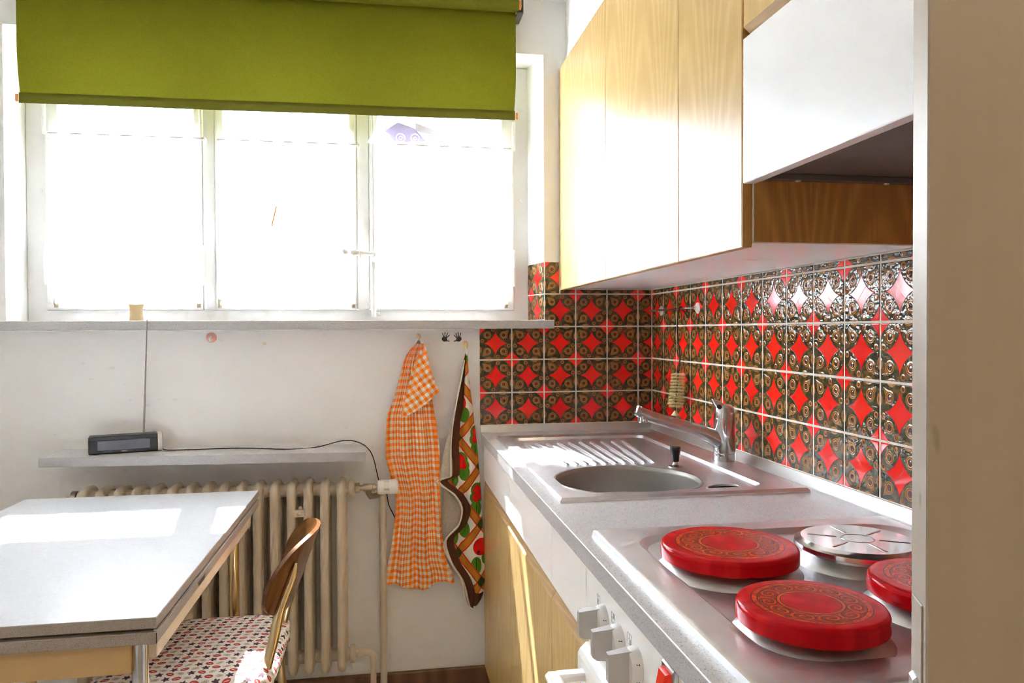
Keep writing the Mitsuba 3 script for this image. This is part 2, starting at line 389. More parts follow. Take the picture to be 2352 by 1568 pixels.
def tube(pts, r, sides=16, up=None, flat=1.0):
    pts = np.asarray(pts, float)
    r = np.broadcast_to(np.asarray(r, float), (len(pts),))
    t = np.gradient(pts, axis=0)
    t /= np.linalg.norm(t, axis=1, keepdims=True) + 1e-12
    a = np.cross(t[0], [0, 0, 1.0] if abs(t[0][2]) < 0.9 else [1.0, 0, 0]) if up is None else np.asarray(up, float)
    A = []
    for k in range(len(pts)):
        a = a - t[k] * (a @ t[k])
        a = a / np.linalg.norm(a)
        A.append(a)
    A = np.array(A)
    B = np.cross(t, A)
    th = np.arange(sides) * 2 * np.pi / sides
    V = pts[:, None] + r[:, None, None] * (np.cos(th)[None, :, None] * A[:, None] + flat * np.sin(th)[None, :, None] * B[:, None])
    V = V.reshape(-1, 3)
    f = []
    n = len(pts)
    for i in range(n - 1):
        for j in range(sides):
            p, q = i * sides + j, i * sides + (j + 1) % sides
            f += [[p, q, q + sides], [p, q + sides, p + sides]]
    c0, c1 = len(V), len(V) + 1
    V = np.vstack([V, pts[0], pts[-1]])
    for j in range(sides):
        f += [[c0, (j + 1) % sides, j], [c1, (n - 1) * sides + j, (n - 1) * sides + (j + 1) % sides]]
    return trimesh.Trimesh(V, f, process=False)

def lathe(prof, n=48, at=(0, 0, 0), axis=None):
    """prof: (radius, height) from bottom centre to top centre."""
    m = trimesh.creation.revolve(np.asarray(prof, float), sections=n)
    if axis is not None:
        m.apply_transform(trimesh.geometry.align_vectors([0, 0, 1], axis))
    m.apply_translation(at)
    if m.volume < 0:
        m.invert()
    return m

def ball(c, r, sub=3):
    m = trimesh.creation.icosphere(sub, r)
    m.apply_translation(c)
    return m

def sheet(P, th=None):
    """A grid (nu, nv, 3) as a surface, closed to a thickness th if given. Returns mesh, and uv index arrays for callers."""
    P = np.asarray(P, float)
    nu, nv = P.shape[:2]
    idx = np.arange(nu * nv).reshape(nu, nv)
    q = np.stack([idx[:-1, :-1], idx[1:, :-1], idx[1:, 1:], idx[:-1, 1:]], -1).reshape(-1, 4)
    f = np.vstack([q[:, [0, 1, 2]], q[:, [0, 2, 3]]])
    if th is None:
        return trimesh.Trimesh(P.reshape(-1, 3), f, process=False)
    du, dv = np.gradient(P, axis=0), np.gradient(P, axis=1)
    N = np.cross(du, dv)
    N /= np.linalg.norm(N, axis=2, keepdims=True) + 1e-12
    A, B = P + N * th / 2, P - N * th / 2
    n = nu * nv
    V = np.vstack([A.reshape(-1, 3), B.reshape(-1, 3)])
    F = [f, f[:, ::-1] + n]
    ring = np.r_[idx[0, :], idx[1:, -1], idx[-1, -2::-1], idx[-2:0:-1, 0]]
    nx = np.roll(ring, -1)
    F.append(np.stack([ring, nx + n, ring + n], 1))
    F.append(np.stack([ring, nx, nx + n], 1))
    return trimesh.Trimesh(V, np.vstack(F), process=False)

def ply(mesh, m, smooth=False, uv=None):
    return mikit.ply(mesh, m, smooth=smooth, uv=uv)

def boxuv(mesh, scale=1.0):
    """Faces unmerged, uv = position in metres on each face's main plane (for bump maps)."""
    v = mesh.vertices[mesh.faces].reshape(-1, 3)
    f = np.arange(len(v)).reshape(-1, 3)
    n = np.abs(np.cross(v[f[:, 1]] - v[f[:, 0]], v[f[:, 2]] - v[f[:, 0]])).argmax(1)
    pick = np.array([[1, 2], [0, 2], [0, 1]])[n]
    uv = np.stack([np.take_along_axis(v.reshape(-1, 3, 3), pick[:, None, :1], 2)[..., 0], np.take_along_axis(v.reshape(-1, 3, 3), pick[:, None, 1:], 2)[..., 0]], -1).reshape(-1, 2) * scale
    return trimesh.Trimesh(v, f, process=False), uv

def key_for(k):
    if k not in scene and not any(x.startswith(k + '__') for x in scene) and k not in labels:
        return k
    i = 1
    while f'{k}_{i:03d}' in scene or f'{k}_{i:03d}' in labels or any(x.startswith(f'{k}_{i:03d}__') for x in scene):
        i += 1
    return f'{k}_{i:03d}'

def obj(name, mesh, m, parent=None, smooth=False, uv=None, **lab):
    k = key_for(parent + '__' + name if parent else name)
    scene[k] = ply(mesh, 'mat_' + m, smooth, uv)
    if lab:
        labels[k] = dict(lab)
    return k

def thing(name, label, category, group=None):
    k = key_for(name)
    labels[k] = {'label': label, 'category': category}
    if group:
        labels[k]['group'] = group
    return k

def struct(name, mesh, m, parent=None, smooth=False, uv=None, label=None):
    k = obj(name, mesh, m, parent, smooth, uv)
    if not parent:
        labels[k] = {'kind': 'structure'}
    elif label:
        labels[k] = {'label': label}
    return k

def rrect(x0, x1, y0, y1, r, n=8):
    """Rounded rectangle as a manifold3d cross-section."""
    c = m3.CrossSection([[[x0 + r, y0 + r], [x1 - r, y0 + r], [x1 - r, y1 - r], [x0 + r, y1 - r]]])
    return c.offset(r, m3.JoinType.Round, 2.0, 4 * n)

def lin(a, b, n):
    return np.linspace(a, b, n)

# ------------------------------------------------------------------ room shell
XL, YF, ZC = -2.38, -2.40, 2.33
YW = 0.004                                            # plaster face of the window wall
struct('floor', box(XL - .1, .5, -4.2, .36, -.05, 0), 'floor')
struct('ceiling', box(XL - .1, .5, -4.2, .36, ZC, ZC + .08), 'ceiling')
from shapely.geometry import Polygon
def plan(pts, z0, z1):
    m = trimesh.creation.extrude_polygon(Polygon(pts), z1 - z0)
    m.apply_translation([0, 0, z0])
    return m
WT = 0.20                                             # wall thickness to the outside
wb = [plan([(XL - .1, YW), (-2.03, YW), (-2.03, WT), (XL - .1, WT)], 0, ZC),
      plan([(-.378, YW), (.5, YW), (.5, WT), (-.408, WT), (-.408, .14)], 0, ZC),
      box(-2.03, -.378, YW, WT, 2.15, ZC), box(-2.03, -.378, YW, WT, 0, 1.24)]
m, uv = boxuv(cat(*wb))
wall_back = struct('wall_back', m, 'plaster', uv=uv)
m, uv = boxuv(box(XL - .1, XL, YF, YW, 0, ZC))
struct('wall_left', m, 'plaster', uv=uv)
m, uv = boxuv(cat(box(.006, .5, -1.95, .2, 0, ZC), box(.16, .5, -4.2, -1.95, 0, ZC)))
wall_right = struct('wall_right', m, 'plaster', uv=uv)
struct('wall_front', cat(box(XL - .1, -1.62, YF - .1, YF, 0, ZC), box(-1.62, .16, YF - .1, YF, 2.12, ZC)), 'ceiling')
struct('wall_hall', cat(box(-1.95, -1.85, -4.2, YF - .1, 0, ZC), box(-1.95, .5, -4.3, -4.2, 0, ZC)), 'hall_wall')
struct('trim_1', box(-.30, .006, -1.95, YW, 2.106, ZC), 'bulkhead')
struct('baseboard_back', cb(XL, -.56, -.014, YW, 0, .112, .003), 'baseboard')
scene['hall_light'] = {'type': 'rectangle', 'to_world': T().translate([-.7, -3.3, ZC - .02]).rotate([1, 0, 0], 180).scale([.22, .22, 1]),
                       'emitter': {'type': 'area', 'radiance': rgb((HALL_LAMP * 1.0, HALL_LAMP * .78, HALL_LAMP * .52))}}
labels['hall_light'] = {'label': 'square ceiling lamp in the hallway behind the viewer', 'category': 'ceiling lamp'}

# ------------------------------------------------------------------ wall tiles
S, JT = 0.11, 0.0018
def tile(a0, a1, z0, z1, u_of, v_of, place, parent):
    """One glazed tile on the (a, z) rectangle; place maps (a, depth out of the wall, z) to the world."""
    c, d = 0.0016, 0.0055
    a0, a1, z0, z1 = a0 + JT, a1 - JT, z0 + JT, z1 - JT
    if a1 - a0 < .004 or z1 - z0 < .004:
        return
    rings = [(0, 0.0), (0, d - c), (c, d)]
    V = []
    for ins, dep in rings:
        V += [(a0 + ins, dep, z0 + ins), (a1 - ins, dep, z0 + ins), (a1 - ins, dep, z1 - ins), (a0 + ins, dep, z1 - ins)]
    F = [[8, 9, 10], [8, 10, 11]]
    for r in range(2):
        for j in range(4):
            p, q = r * 4 + j, r * 4 + (j + 1) % 4
            F += [[p, q, q + 4], [p, q + 4, p + 4]]
    V = np.array(V)
    W = place(V)
    F = np.array(F)
    n = np.cross(W[F[0][1]] - W[F[0][0]], W[F[0][2]] - W[F[0][0]])
    if n @ (W[8] - W[4] + W[10] - W[6]) < 0:
        F = F[:, ::-1]
    mesh = trimesh.Trimesh(W, F, process=False)
    uv = np.stack([u_of(V[:, 0]), v_of(V[:, 2])], 1)
    v = mesh.vertices[mesh.faces].reshape(-1, 3)
    uv = uv[mesh.faces].reshape(-1, 2)
    obj('tile', trimesh.Trimesh(v, np.arange(len(v)).reshape(-1, 3), process=False), 'tile', parent, uv=uv)

rows = [1.35 - S * j for j in range(5)]               # joints; the lowest row ends on the upstand
ZT, ZB = 1.3665, 0.912
bp = lambda V: np.stack([-V[:, 0], 0.0055 - V[:, 1], V[:, 2]], 1)
rp = lambda V: np.stack([0.0055 - V[:, 1], -V[:, 0], V[:, 2]], 1)
vv = lambda z: (1.35 - z) / S
for k in range(-1, 5):
    a0, a1 = max(-.0003, .0501 + S * k), .0501 + S * (k + 1)
    ub = lambda a: (a - .0501) / S + 1 + 20
    for j in range(4):
        z1, z0 = rows[j], max(rows[j + 1], ZB)
        if k >= 3:
            if j == 0:
                continue
            z1 = min(z1, 1.236)
        tile(a0, a1, z0, z1, ub, vv, bp, wall_back)
    if k < 2:
        tile(a0, a1, rows[0], ZT, ub, vv, bp, wall_back)
    elif k == 2:
        tile(a0, .325, rows[0], ZT, ub, vv, bp, wall_back)
        tile(.3255, .3785, rows[0], 1.4585, ub, vv, bp, wall_back)
for k in range(-1, 17):
    a0, a1 = max(-.0003, .1085 + S * k), min(.1085 + S * (k + 1), 1.945)
    ur = lambda a: (a - .1085) / S + 20
    for j in range(4):
        tile(a0, a1, max(rows[j + 1], ZB), rows[j], ur, vv, rp, wall_right)
    tile(a0, a1, rows[0], ZT if k < 11 else 1.46, ur, vv, rp, wall_right)
# the window reveal's tiled corner
def revp(V):
    t = V[:, 0] / .14
    return np.stack([-.379 - .029 * t + .0035 - V[:, 1], V[:, 0], V[:, 2]], 1)
for a0, a1 in ((0.002, .108), (.108, .139)):
    uq = lambda a: a / S + .02 + 30
    tile(a0, a1, 1.35, 1.4585, uq, vv, revp, wall_back)
    tile(a0, a1, 1.2625, 1.35, uq, vv, revp, wall_back)
struct('grout', cat(box(-.60, .004, .0011, .0045, ZB, 1.236), box(-.379, .004, .0011, .0045, 1.236, ZT), box(-.379, -.325, .0011, .0045, ZT, 1.459)), 'grout', wall_back)
struct('grout', cat(box(.0011, .0065, -1.945, .004, ZB, ZT), box(.0011, .0065, -1.945, -1.32, ZT, 1.46)), 'grout', wall_right)

# ------------------------------------------------------------------ window
YS = 0.125                                            # front of the sashes
win = 'window_1'
labels[win] = {'kind': 'structure'}
fr = [cb(-2.03, -1.969, .14, .20, 1.262, 2.15, .003), cb(-.46, -.404, .14, .20, 1.262, 2.15, .003),
      cb(-2.03, -.404, .14, .20, 2.085, 2.15, .003), cb(-2.03, -.404, .14, .20, 1.255, 1.30, .003),
      cb(-1.497, -1.455, .132, .20, 1.30, 2.09, .004), cb(-1.001, -.957, .132, .20, 1.30, 2.09, .004)]
struct('frame', cat(*fr), 'window_paint', win)
SASH = [(-1.969, -1.497, .042, .026), (-1.455, -1.001, .028, .026), (-.957, -.460, .030, .046)]
for i, (x0, x1, wl, wr) in enumerate(SASH):
    s = struct('sash', cat(cb(x0, x0 + wl, YS, .17, 1.299, 2.088, .004), cb(x1 - wr, x1, YS, .17, 1.299, 2.088, .004),
                           cb(x0, x1, YS, .17, 1.299, 1.345, .004), cb(x0, x1, YS, .17, 2.045, 2.088, .004)), 'window_paint', win)
    pane = sheet(np.array([[(x0 + wl - .004, .152, 1.34), (x1 - wr + .004, .152, 1.34)], [(x0 + wl - .004, .152, 2.05), (x1 - wr + .004, .152, 2.05)]]))
    obj('pane', pane, 'pane', s)
    hx = x0 - .003 if i < 1 else (x1 + .003 if i == 2 else None)
    for hz0, hz1 in ((1.38, 1.51), (1.855, 1.955)):
        for X in ([x0 + .001] if i == 0 else [x1 - .001] if i == 2 else []) + ([x1 + .001] if i == 0 else []):
            obj('hinge', cat(lathe([(0, hz0), (.006, hz0), (.0065, hz0 + .004), (.0065, (hz0 + hz1) / 2 - .0008), (.0045, (hz0 + hz1) / 2)], 16, (X, YS - .004, 0)),
                             lathe([(.0045, (hz0 + hz1) / 2), (.0065, (hz0 + hz1) / 2 + .0008), (.0065, hz1 - .004), (.005, hz1), (0, hz1)], 16, (X, YS - .004, 0))), 'window_paint', s, 40)
    for X in (x0 + .030 if i == 0 else x0 + .012, x1 - .030 if i == 2 else x1 - .012):
        obj('catch', cat(cb(X - .006, X + .006, YS - .004, YS + .001, 1.306, 1.334, .001), cb(X - .0045, X + .0045, YS - .011, YS - .003, 1.312, 1.327, .002), ball((X, YS - .005, 1.331), .002, 1), ball((X, YS - .005, 1.309), .002, 1)), 'old_brass', s)
for x, z, mm, r in ((-1.99, 1.68, 'window_paint', .009), (-.430, 1.685, 'window_paint', .009), (-1.505, 1.675, 'brass', .0045), (-1.007, 1.677, 'brass', .004), (-.945, 1.679, 'brass', .004)):
    y = .14 if r > .005 else YS
    obj('screw_cover' if r > .005 else 'screw', lathe([(0, -.002), (r, -.002), (r * .9, .002), (r * .4, .0032), (0, .0035)], 20, (x, y, z), (0, -1, 0)), mm, win, 40)
# espagnolette bolt and lever
hx = -.9445
hd = obj('handle', cat(tube([(hx, .112, 1.47), (hx, .112, 2.06)], .0042, 10), tube([(hx, .112, 1.355), (hx, .112, 1.46)], .0062, 12),
                       cb(hx - .009, hx + .009, .106, .127, 1.435, 1.462, .004), cb(hx - .008, hx + .008, .106, .127, 1.335, 1.36, .004),
                       tube([(hx, .110, 1.275), (hx, .110, 1.345)], .0085, 14), lathe([(0, 0), (.012, 0), (.012, .010), (.008, .016), (0, .017)], 24, (hx, .118, 1.485), (0, -1, 0)),
                       tube([(hx, .100, 1.486), (-.985, .090, 1.487), (-1.020, .084, 1.489)], [.0055, .0085, .0100], 14, up=(0, 0, 1), flat=.5)), 'window_paint', win, 40)
obj('knob', ball((-1.037, .080, 1.490), .0145), 'silver_plastic', hd, True)
obj('latch', cat(tube([(-1.010, .078, 1.472), (-1.010, .078, 1.484), (-.992, .078, 1.487)], .0012, 8), cb(-.989, -.985, .074, .082, 1.472, 1.490, .001)), 'old_brass', hd)
obj('stop', cat(cb(hx + .008, hx + .024, .112, .13, 1.278, 1.284, .001), cb(hx + .010, hx + .020, .110, .13, 1.284, 1.292, .002)), 'window_paint', win)

# windowsill
sl = thing('window_sill', 'long grey speckled laminate windowsill under the three-part window', 'windowsill')
obj('board', plan([(XL, -.05), (-.356, -.05), (-.356, .001), (-.379, .001), (-.408, .142), (-2.03, .142), (-2.03, .001), (XL, .001)], 1.2335, 1.2605), 'laminate', sl)
obj('top_edge', cb(XL, -.356, -.051, -.046, 1.2592, 1.2615, .0008), 'lam_white', sl)
obj('lip', cb(XL, -.62, -.012, .003, 1.2285, 1.2335, .001), 'white_plastic', sl)

# ------------------------------------------------------------------ curtains on rods
CY = 0.100
CUR = [(-1.935, -1.496, 1.853), (-1.430, -1.004, 1.851), (-.925, -.485, 1.856)]
cl = ['left sheer white lace cafe curtain on a thin rod in the window', 'middle sheer white lace cafe curtain, behind the small hanging stick', 'right sheer white lace cafe curtain, nearest the tiled wall']
rl = ['thin white rod across the left sash holding a lace curtain', 'thin white rod across the middle sash holding a lace curtain', 'thin white rod across the right sash holding a lace curtain']
for i, (x0, x1, zr) in enumerate(CUR):
    r = thing('curtain_rod', rl[i], 'curtain rod', 'curtain rods on the sashes')
    obj('rod', tube([(x0 - .012, CY, zr), (x1 + .012, CY, zr)], .0040, 10, flat=.8), 'rod_grey', r, 40)
    for X in (x0 - .013, x1 + .013):
        obj('holder', cat(cb(X - .004, X + .004, CY - .003, YS + .001, zr - .008, zr + .006, .001), tube([(X, CY - .002, zr - .008), (X, CY - .005, zr - .014)], .0015, 8)), 'white_plastic', r)
    c = thing('lace_curtain', cl[i], 'curtain', 'lace cafe curtains')
    W = x1 - x0
    fold = lambda x, z: CY + .006 - .003 * np.sin((x - x0) * 70 + 2 * np.sin(x * 9)) * np.clip((zr - z) * 6 + .3, .3, 1) - .0025 * np.sin((x - x0) * 163 + i)
    # dense lower cloth
    nx, nz = 180, 26
    X, Z = np.meshgrid(lin(x0, x1, nx), lin(1.318, 1.60, nz), indexing='ij')
    P = np.stack([X, fold(X, Z), Z], -1)
    obj('panel', sheet(P), 'lace', c, True)
    # open net above it
    V, Fc = [], []
    def ribbon(pts, side, w):
        b = len(V)
        for p in pts:
            V.append(p - side * w / 2); V.append(p + side * w / 2)
        for k in range(len(pts) - 1):
            Fc.extend([[b + 2 * k, b + 2 * k + 1, b + 2 * k + 3], [b + 2 * k, b + 2 * k + 3, b + 2 * k + 2]])
    for x in np.arange(x0, x1, .0040):
        z = lin(1.598, zr - .004, 5)
        ribbon(np.stack([z * 0 + x, fold(x + z * 0, z), z], 1), np.array([1., 0, 0]), .0013)
    for z in np.arange(1.60, zr - .006, .0040):
        x = lin(x0, x1, 110)
        ribbon(np.stack([x, fold(x, z + 0 * x) + .0002, x * 0 + z], 1), np.array([0, 0, 1.]), .0013)
    k = obj('net', trimesh.Trimesh(np.array(V), np.array(Fc), process=False), 'lace', c)
    labels[k] = {'kind': 'stuff'}
    # loops over the rod and a ruffle of lace rings
    nl = 6
    for q in range(nl):
        xa = x0 + W * (q + .5) / nl
        wl_ = .016 + .004 * math.sin(q * 2.3 + i)
        obj('loop', sheet(np.stack([np.stack([lin(xa - wl_, xa + wl_, 6), np.full(6, CY - .0065 - .0015 * math.sin(t)), np.full(6, z)], 1) for t, z in zip(lin(0, 3.1, 5), lin(zr - .010, zr + .009, 5))])), 'lace', c)
    V, Fc = [], []
    rings = []
    for q in range(9):
        xa = x0 + W * (q + .5) / 9
        a = lin(0, 2 * np.pi, 22)
        pts = np.stack([xa + .0145 * np.cos(a), np.full(22, CY + .005), zr + .025 + .0145 * np.sin(a)], 1)
        rings.append(tube(pts, .0022, 6, up=(0, 1, 0), flat=.5))
        a = lin(0, 2 * np.pi, 12)
        rings.append(tube(np.stack([xa + .005 * np.cos(a), np.full(12, CY + .005), zr + .025 + .005 * np.sin(a)], 1), .0014, 6, up=(0, 1, 0), flat=.5))
    obj('ruffle', cat(*rings, sheet(np.stack([np.stack([lin(x0, x1, 60), CY + .006 - .002 * np.sin(lin(0, 40, 60)), np.full(60, z)], 1) for z in (zr + .0055, zr + .011)]))), 'lace', c)
    if i == 2:
        X, Z = np.meshgrid(lin(-.03, .012, 8), lin(-.016, .016, 6), indexing='ij')
        P = np.stack([x0 + .002 + X + Z * .6, CY - .012 - .006 * np.cos(X * 90), zr + .008 - X * .35 + Z], -1)
        obj('folded_corner', sheet(P), 'lace', c)

# ------------------------------------------------------------------ roller blind
bl = thing('roller_blind', 'olive green roller blind pulled partly down over the window', 'roller blind')
bx0, bx1, by = -1.967, -.481, -.050
def blind_x(x, z):
    t = np.clip((2.08 - z) / .15, 0, 1)
    e = (x - (bx0 + bx1) / 2) / ((bx1 - bx0) / 2)
    return x - e * .007 * t ** 2 * np.sign(t)
X, Z = np.meshgrid(lin(bx0, bx1, 90), lin(1.922, 2.262, 22), indexing='ij')
Yb = by + .0035 * np.sin(X * 3.2) * (2.24 - Z) + .0015 * np.sin(X * 11 + Z * 9)
zs = (X - bx0) / (bx1 - bx0) * .010
obj('fabric', sheet(np.stack([blind_x(X, Z), Yb, Z + zs * np.clip((2.26 - Z) / .3, 0, 1)], -1)), 'blind', bl, True)
X, Z = np.meshgrid(lin(bx0 + .004, bx1 - .004, 90), lin(1.901, 1.932, 4), indexing='ij')
hem = np.stack([X, by - .0022 + .0035 * np.sin(X * 3.2) * (2.24 - Z) + .0015 * np.sin(X * 11 + Z * 9), Z + (X - bx0) / (bx1 - bx0) * .010], -1)
obj('hem', sheet(hem), 'blind_hem', bl, True)
hb = [cb(x - .004, x + .0045, by - .003, by + .003, z, z + .022, .001) for x, z in ((bx0 - .001, 1.905), (bx1 + .001, 1.9145))]
for h in hb:
    obj('hem_bar_end', h, 'hem_bar', bl)
obj('roller', tube([(bx0, by - .022, 2.263), (bx1 + .004, by - .022, 2.2745)], .0205, 28), 'blind_solid', bl, 40)
obj('end_cap', tube([(bx1 + .004, by - .022, 2.2745), (bx1 + .013, by - .022, 2.2746)], .017, 20), 'hem_bar', bl, 40)
obj('bracket', cat(cb(bx1 + .016, bx1 + .0195, by - .035, YW, 2.250, 2.296, .001), cb(bx1 + .0, bx1 + .02, by - .03, YW, 2.247, 2.253, .001), tube([(bx1 + .01, by - .022, 2.2746), (bx1 + .02, by - .022, 2.2746)], .004, 10)), 'dark_metal', bl)
obj('bracket', cat(cb(bx0 - .02, bx0 - .0165, by - .035, YW, 2.236, 2.284, .001), tube([(bx0 - .02, by - .022, 2.263), (bx0, by - .022, 2.263)], .004, 10)), 'dark_metal', bl)

# small things at the window
t_ = thing('hanging_stick', 'thin reddish wooden stick hanging on a thread before the middle curtain', 'ornament')
obj('stick', tube([(-1.254, .070, 1.634), (-1.2615, .070, 1.601), (-1.269, .070, 1.569)], .0026, 10), 'stick_wood', t_)
obj('thread', tube([(-1.256, .070, 1.632), (-1.259, .076, 1.75), (-1.260, .088, 1.852)], .0005, 6), 'white_cotton', t_)
t_ = thing('sachet', 'small tan sachet with a thread loop standing on the windowsill', 'sachet')
a = lin(0, 2 * np.pi, 29)
prof = []
for z, w, d in ((1.2605, .0195, .006), (1.264, .0208, .010), (1.275, .0195, .011), (1.290, .0185, .008), (1.303, .0205, .004), (1.313, .0235, .0006)):
    prof.append(np.stack([-1.6765 + w * np.cos(a), .045 + d * np.sin(a), np.full(29, z) + .002 * np.abs(np.cos(a)) * (z > 1.3)], 1))
obj('pouch', sheet(np.array(prof)), 'sachet', t_, True)
a = lin(.05, np.pi - .05, 14)
obj('thread_loop', tube(np.stack([-1.6745 + .0095 * np.cos(a), np.full(14, .045), 1.312 + .012 * np.sin(a)], 1), .0006, 6), 'white_cotton', t_)
t_ = thing('window_sticker', 'pale lilac sticker on the pane of the right sash under the blind', 'sticker')
def flat(pts, y, d=.0006):
    m = trimesh.creation.extrude_polygon(Polygon(pts).buffer(0), d)
    V = m.vertices.copy()
    m.vertices = np.stack([V[:, 0], y + V[:, 2], V[:, 1]], 1)
    m.fix_normals()
    return m
obj('shape', flat([(-.905, 1.915), (-.86, 1.945), (-.80, 1.925), (-.765, 1.885), (-.80, 1.868), (-.83, 1.87), (-.87, 1.878)], .149), 'decal', t_)
obj('arc', flat([(-.80, 1.945), (-.74, 1.925), (-.705, 1.885), (-.72, 1.87), (-.75, 1.90), (-.80, 1.92)], .1485), 'decal_b', t_)

# ------------------------------------------------------------------ shelf, radio, cable
sh = thing('wall_shelf', 'short grey speckled laminate shelf above the radiator', 'shelf')
def slab8(A, B, C, D, th):
    top = np.array([A, B, C, D], float)
    return hull(np.vstack([top, top - [0, 0, th]]))
obj('board', slab8((-1.876, .003, .871), (-.974, .003, .860), (-.968, -.160, .860), (-1.883, -.146, .869), .027), 'laminate', sh)
obj('top_sheet', slab8((-1.876, .003, .8716), (-.974, .003, .8606), (-.968, -.1605, .8606), (-1.8832, -.1465, .8696), .0016), 'laminate', sh)

ra = thing('radio', 'small black desk radio with a raised aerial on the wall shelf', 'radio')
a = math.radians(17.5)
dx, nx_ = np.array([math.cos(a), math.sin(a), 0]), np.array([-math.sin(a), math.cos(a), 0])
o0 = np.array([-1.760, -.122, .8695])
def rad(x0, x1, y0, y1, z0, z1, c=.0015):
    m = cb(x0, x1, y0, y1, z0, z1, c)
    V = m.vertices
    m.vertices = o0 + V[:, :1] * dx + V[:, 1:2] * nx_ + np.stack([0 * V[:, 0], 0 * V[:, 0], V[:, 2]], 1)
    return m
obj('case', rad(0, .183, .002, .055, .001, .0515, .003), 'black', ra)
obj('front_glass', rad(.002, .182, 0, .003, .002, .0405, .0006), 'black_gloss', ra)
obj('display', rad(.024, .162, -.0004, .001, .011, .038, .0001), 'screen_grey', ra)
obj('end_cap', rad(.183, .1965, -.0005, .056, .001, .052, .0015), 'silver_plastic', ra)
def letter_mesh(text, h, org, ex, ez, d=.0004):
    m = meshkit.text_mesh(text, h, d)
    V = m.vertices
    nn = np.cross(ex, ez)
    m.vertices = np.asarray(org) + V[:, :1] * ex + V[:, 1:2] * ez + V[:, 2:3] * nn
    return m
obj('lettering', letter_mesh('Lenco', .0040, o0 + dx * .085 - nx_ * .0002 + [0, 0, .0048], dx, np.array([0, 0, 1.])), 'print_white', ra)
ab = o0 + dx * .146 + nx_ * .040 + [0, 0, .05]
at_ = np.array([-1.616, -.052, 1.262])
obj('aerial', cat(tube([ab, ab + (at_ - ab) * .35], .0030, 8), tube([ab + (at_ - ab) * .35, ab + (at_ - ab) * .7], .0023, 8), tube([ab + (at_ - ab) * .7, at_], .0017, 8), ball(at_, .002, 1)), 'aerial', ra)
shelf_z = lambda x: .8716 - (x + 1.876) * (.011 / .902)
pts = [(-1.578, -.055, shelf_z(-1.578) + .006), (-1.552, -.07, shelf_z(-1.552) + .0025), (-1.53, -.08, shelf_z(-1.53) + .004), (-1.49, -.066, shelf_z(-1.49) + .0022), (-1.38, -.05, shelf_z(-1.38) + .0022), (-1.30, -.06, shelf_z(-1.3) + .0022), (-1.23, -.085, shelf_z(-1.23) + .0022), (-1.10, -.045, shelf_z(-1.1) + .005), (-1.04, -.04, .880), (-.99, -.05, .874), (-.958, -.06, .850), (-.940, -.06, .80), (-.932, -.055, .762), (-.918, -.03, .722), (-.905, -.012, .695), (-.900, -.004, .665), (-.885, .0005, .630), (-.872, .0015, .595), (-.868, .0015, .56)]
obj('power_cable', smooth_cable := tube(smooth_path(pts, 110), .0017, 8), 'cable', None, True, label='thin black cable running from the radio over the shelf and down behind the checked towel', category='cable')

# ------------------------------------------------------------------ radiator
rd = thing('radiator', 'cream painted column radiator under the wall shelf', 'radiator')
RY, RX0, NS = -.088, -1.775, 16
RP = (-1.043 - RX0) / (NS - 1)
for s in range(NS):
    x = RX0 + RP * s
    zt, zb = .770, .178
    ms = []
    q_ = lin(0, math.pi / 2, 6)
    y_, e_ = .054, .026
    loop_ = [(x, RY - y_, (zt + zb) / 2), (x, RY - y_, zt - .013 - e_)] + [(x, RY - y_ + e_ * (1 - math.cos(k)), zt - .013 - e_ + e_ * math.sin(k)) for k in q_[1:]] + [(x, RY + y_ - e_ + e_ * math.sin(k), zt - .013 - e_ + e_ * math.cos(k)) for k in q_] + [(x, RY + y_, (zt + zb) / 2)]
    loop_ += [(x, RY + y_, zb + .013 + e_)] + [(x, RY + y_ - e_ * (1 - math.cos(k)), zb + .013 + e_ - e_ * math.sin(k)) for k in q_[1:]] + [(x, RY - y_ + e_ - e_ * math.sin(k), zb + .013 + e_ - e_ * math.cos(k)) for k in q_] + [(x, RY - y_, (zt + zb) / 2)]
    ms.append(tube(loop_, .0130, 14, up=(1, 0, 0)))
    for y in (RY - .018, RY + .018, RY + .050):
        ms.append(tube([(x, y, zb + .02), (x, y, zt - .02)], .0145, 12))
    for z in (zt - .032, zb + .042):
        ms.append(lathe([(0, -.0255), (.019, -.0255), (.021, -.012), (.024, -.006), (.024, .006), (.021, .012), (.019, .0255), (0, .0255)], 18, (x, RY, z), (1, 0, 0)))
        ms.append(tube([(x, RY - .05, z), (x, RY + .05, z)], .0125, 12, up=(0, 0, 1), flat=.8))
    obj('section', cat(*ms), 'radiator', rd, 50)
obj('end_plug', cat(lathe([(0, 0), (.022, 0), (.022, .014), (.012, .014), (.012, .018), (0, .018)], 20, (RX0 - .028, RY, .738), (-1, 0, 0)), cb(RX0 - .060, RX0 - .045, RY - .008, RY + .008, .732, .744, .002)), 'old_brass', rd)
obj('end_collar', lathe([(0, 0), (.026, 0), (.028, .004), (.028, .012), (.024, .016), (0, .016)], 24, (-1.020, RY, .738), (1, 0, 0)), 'radiator', rd, 40)
obj('end_collar', lathe([(0, 0), (.026, 0), (.028, .004), (.028, .012), (.024, .016), (0, .016)], 24, (-1.020, RY, .220), (1, 0, 0)), 'radiator', rd, 40)
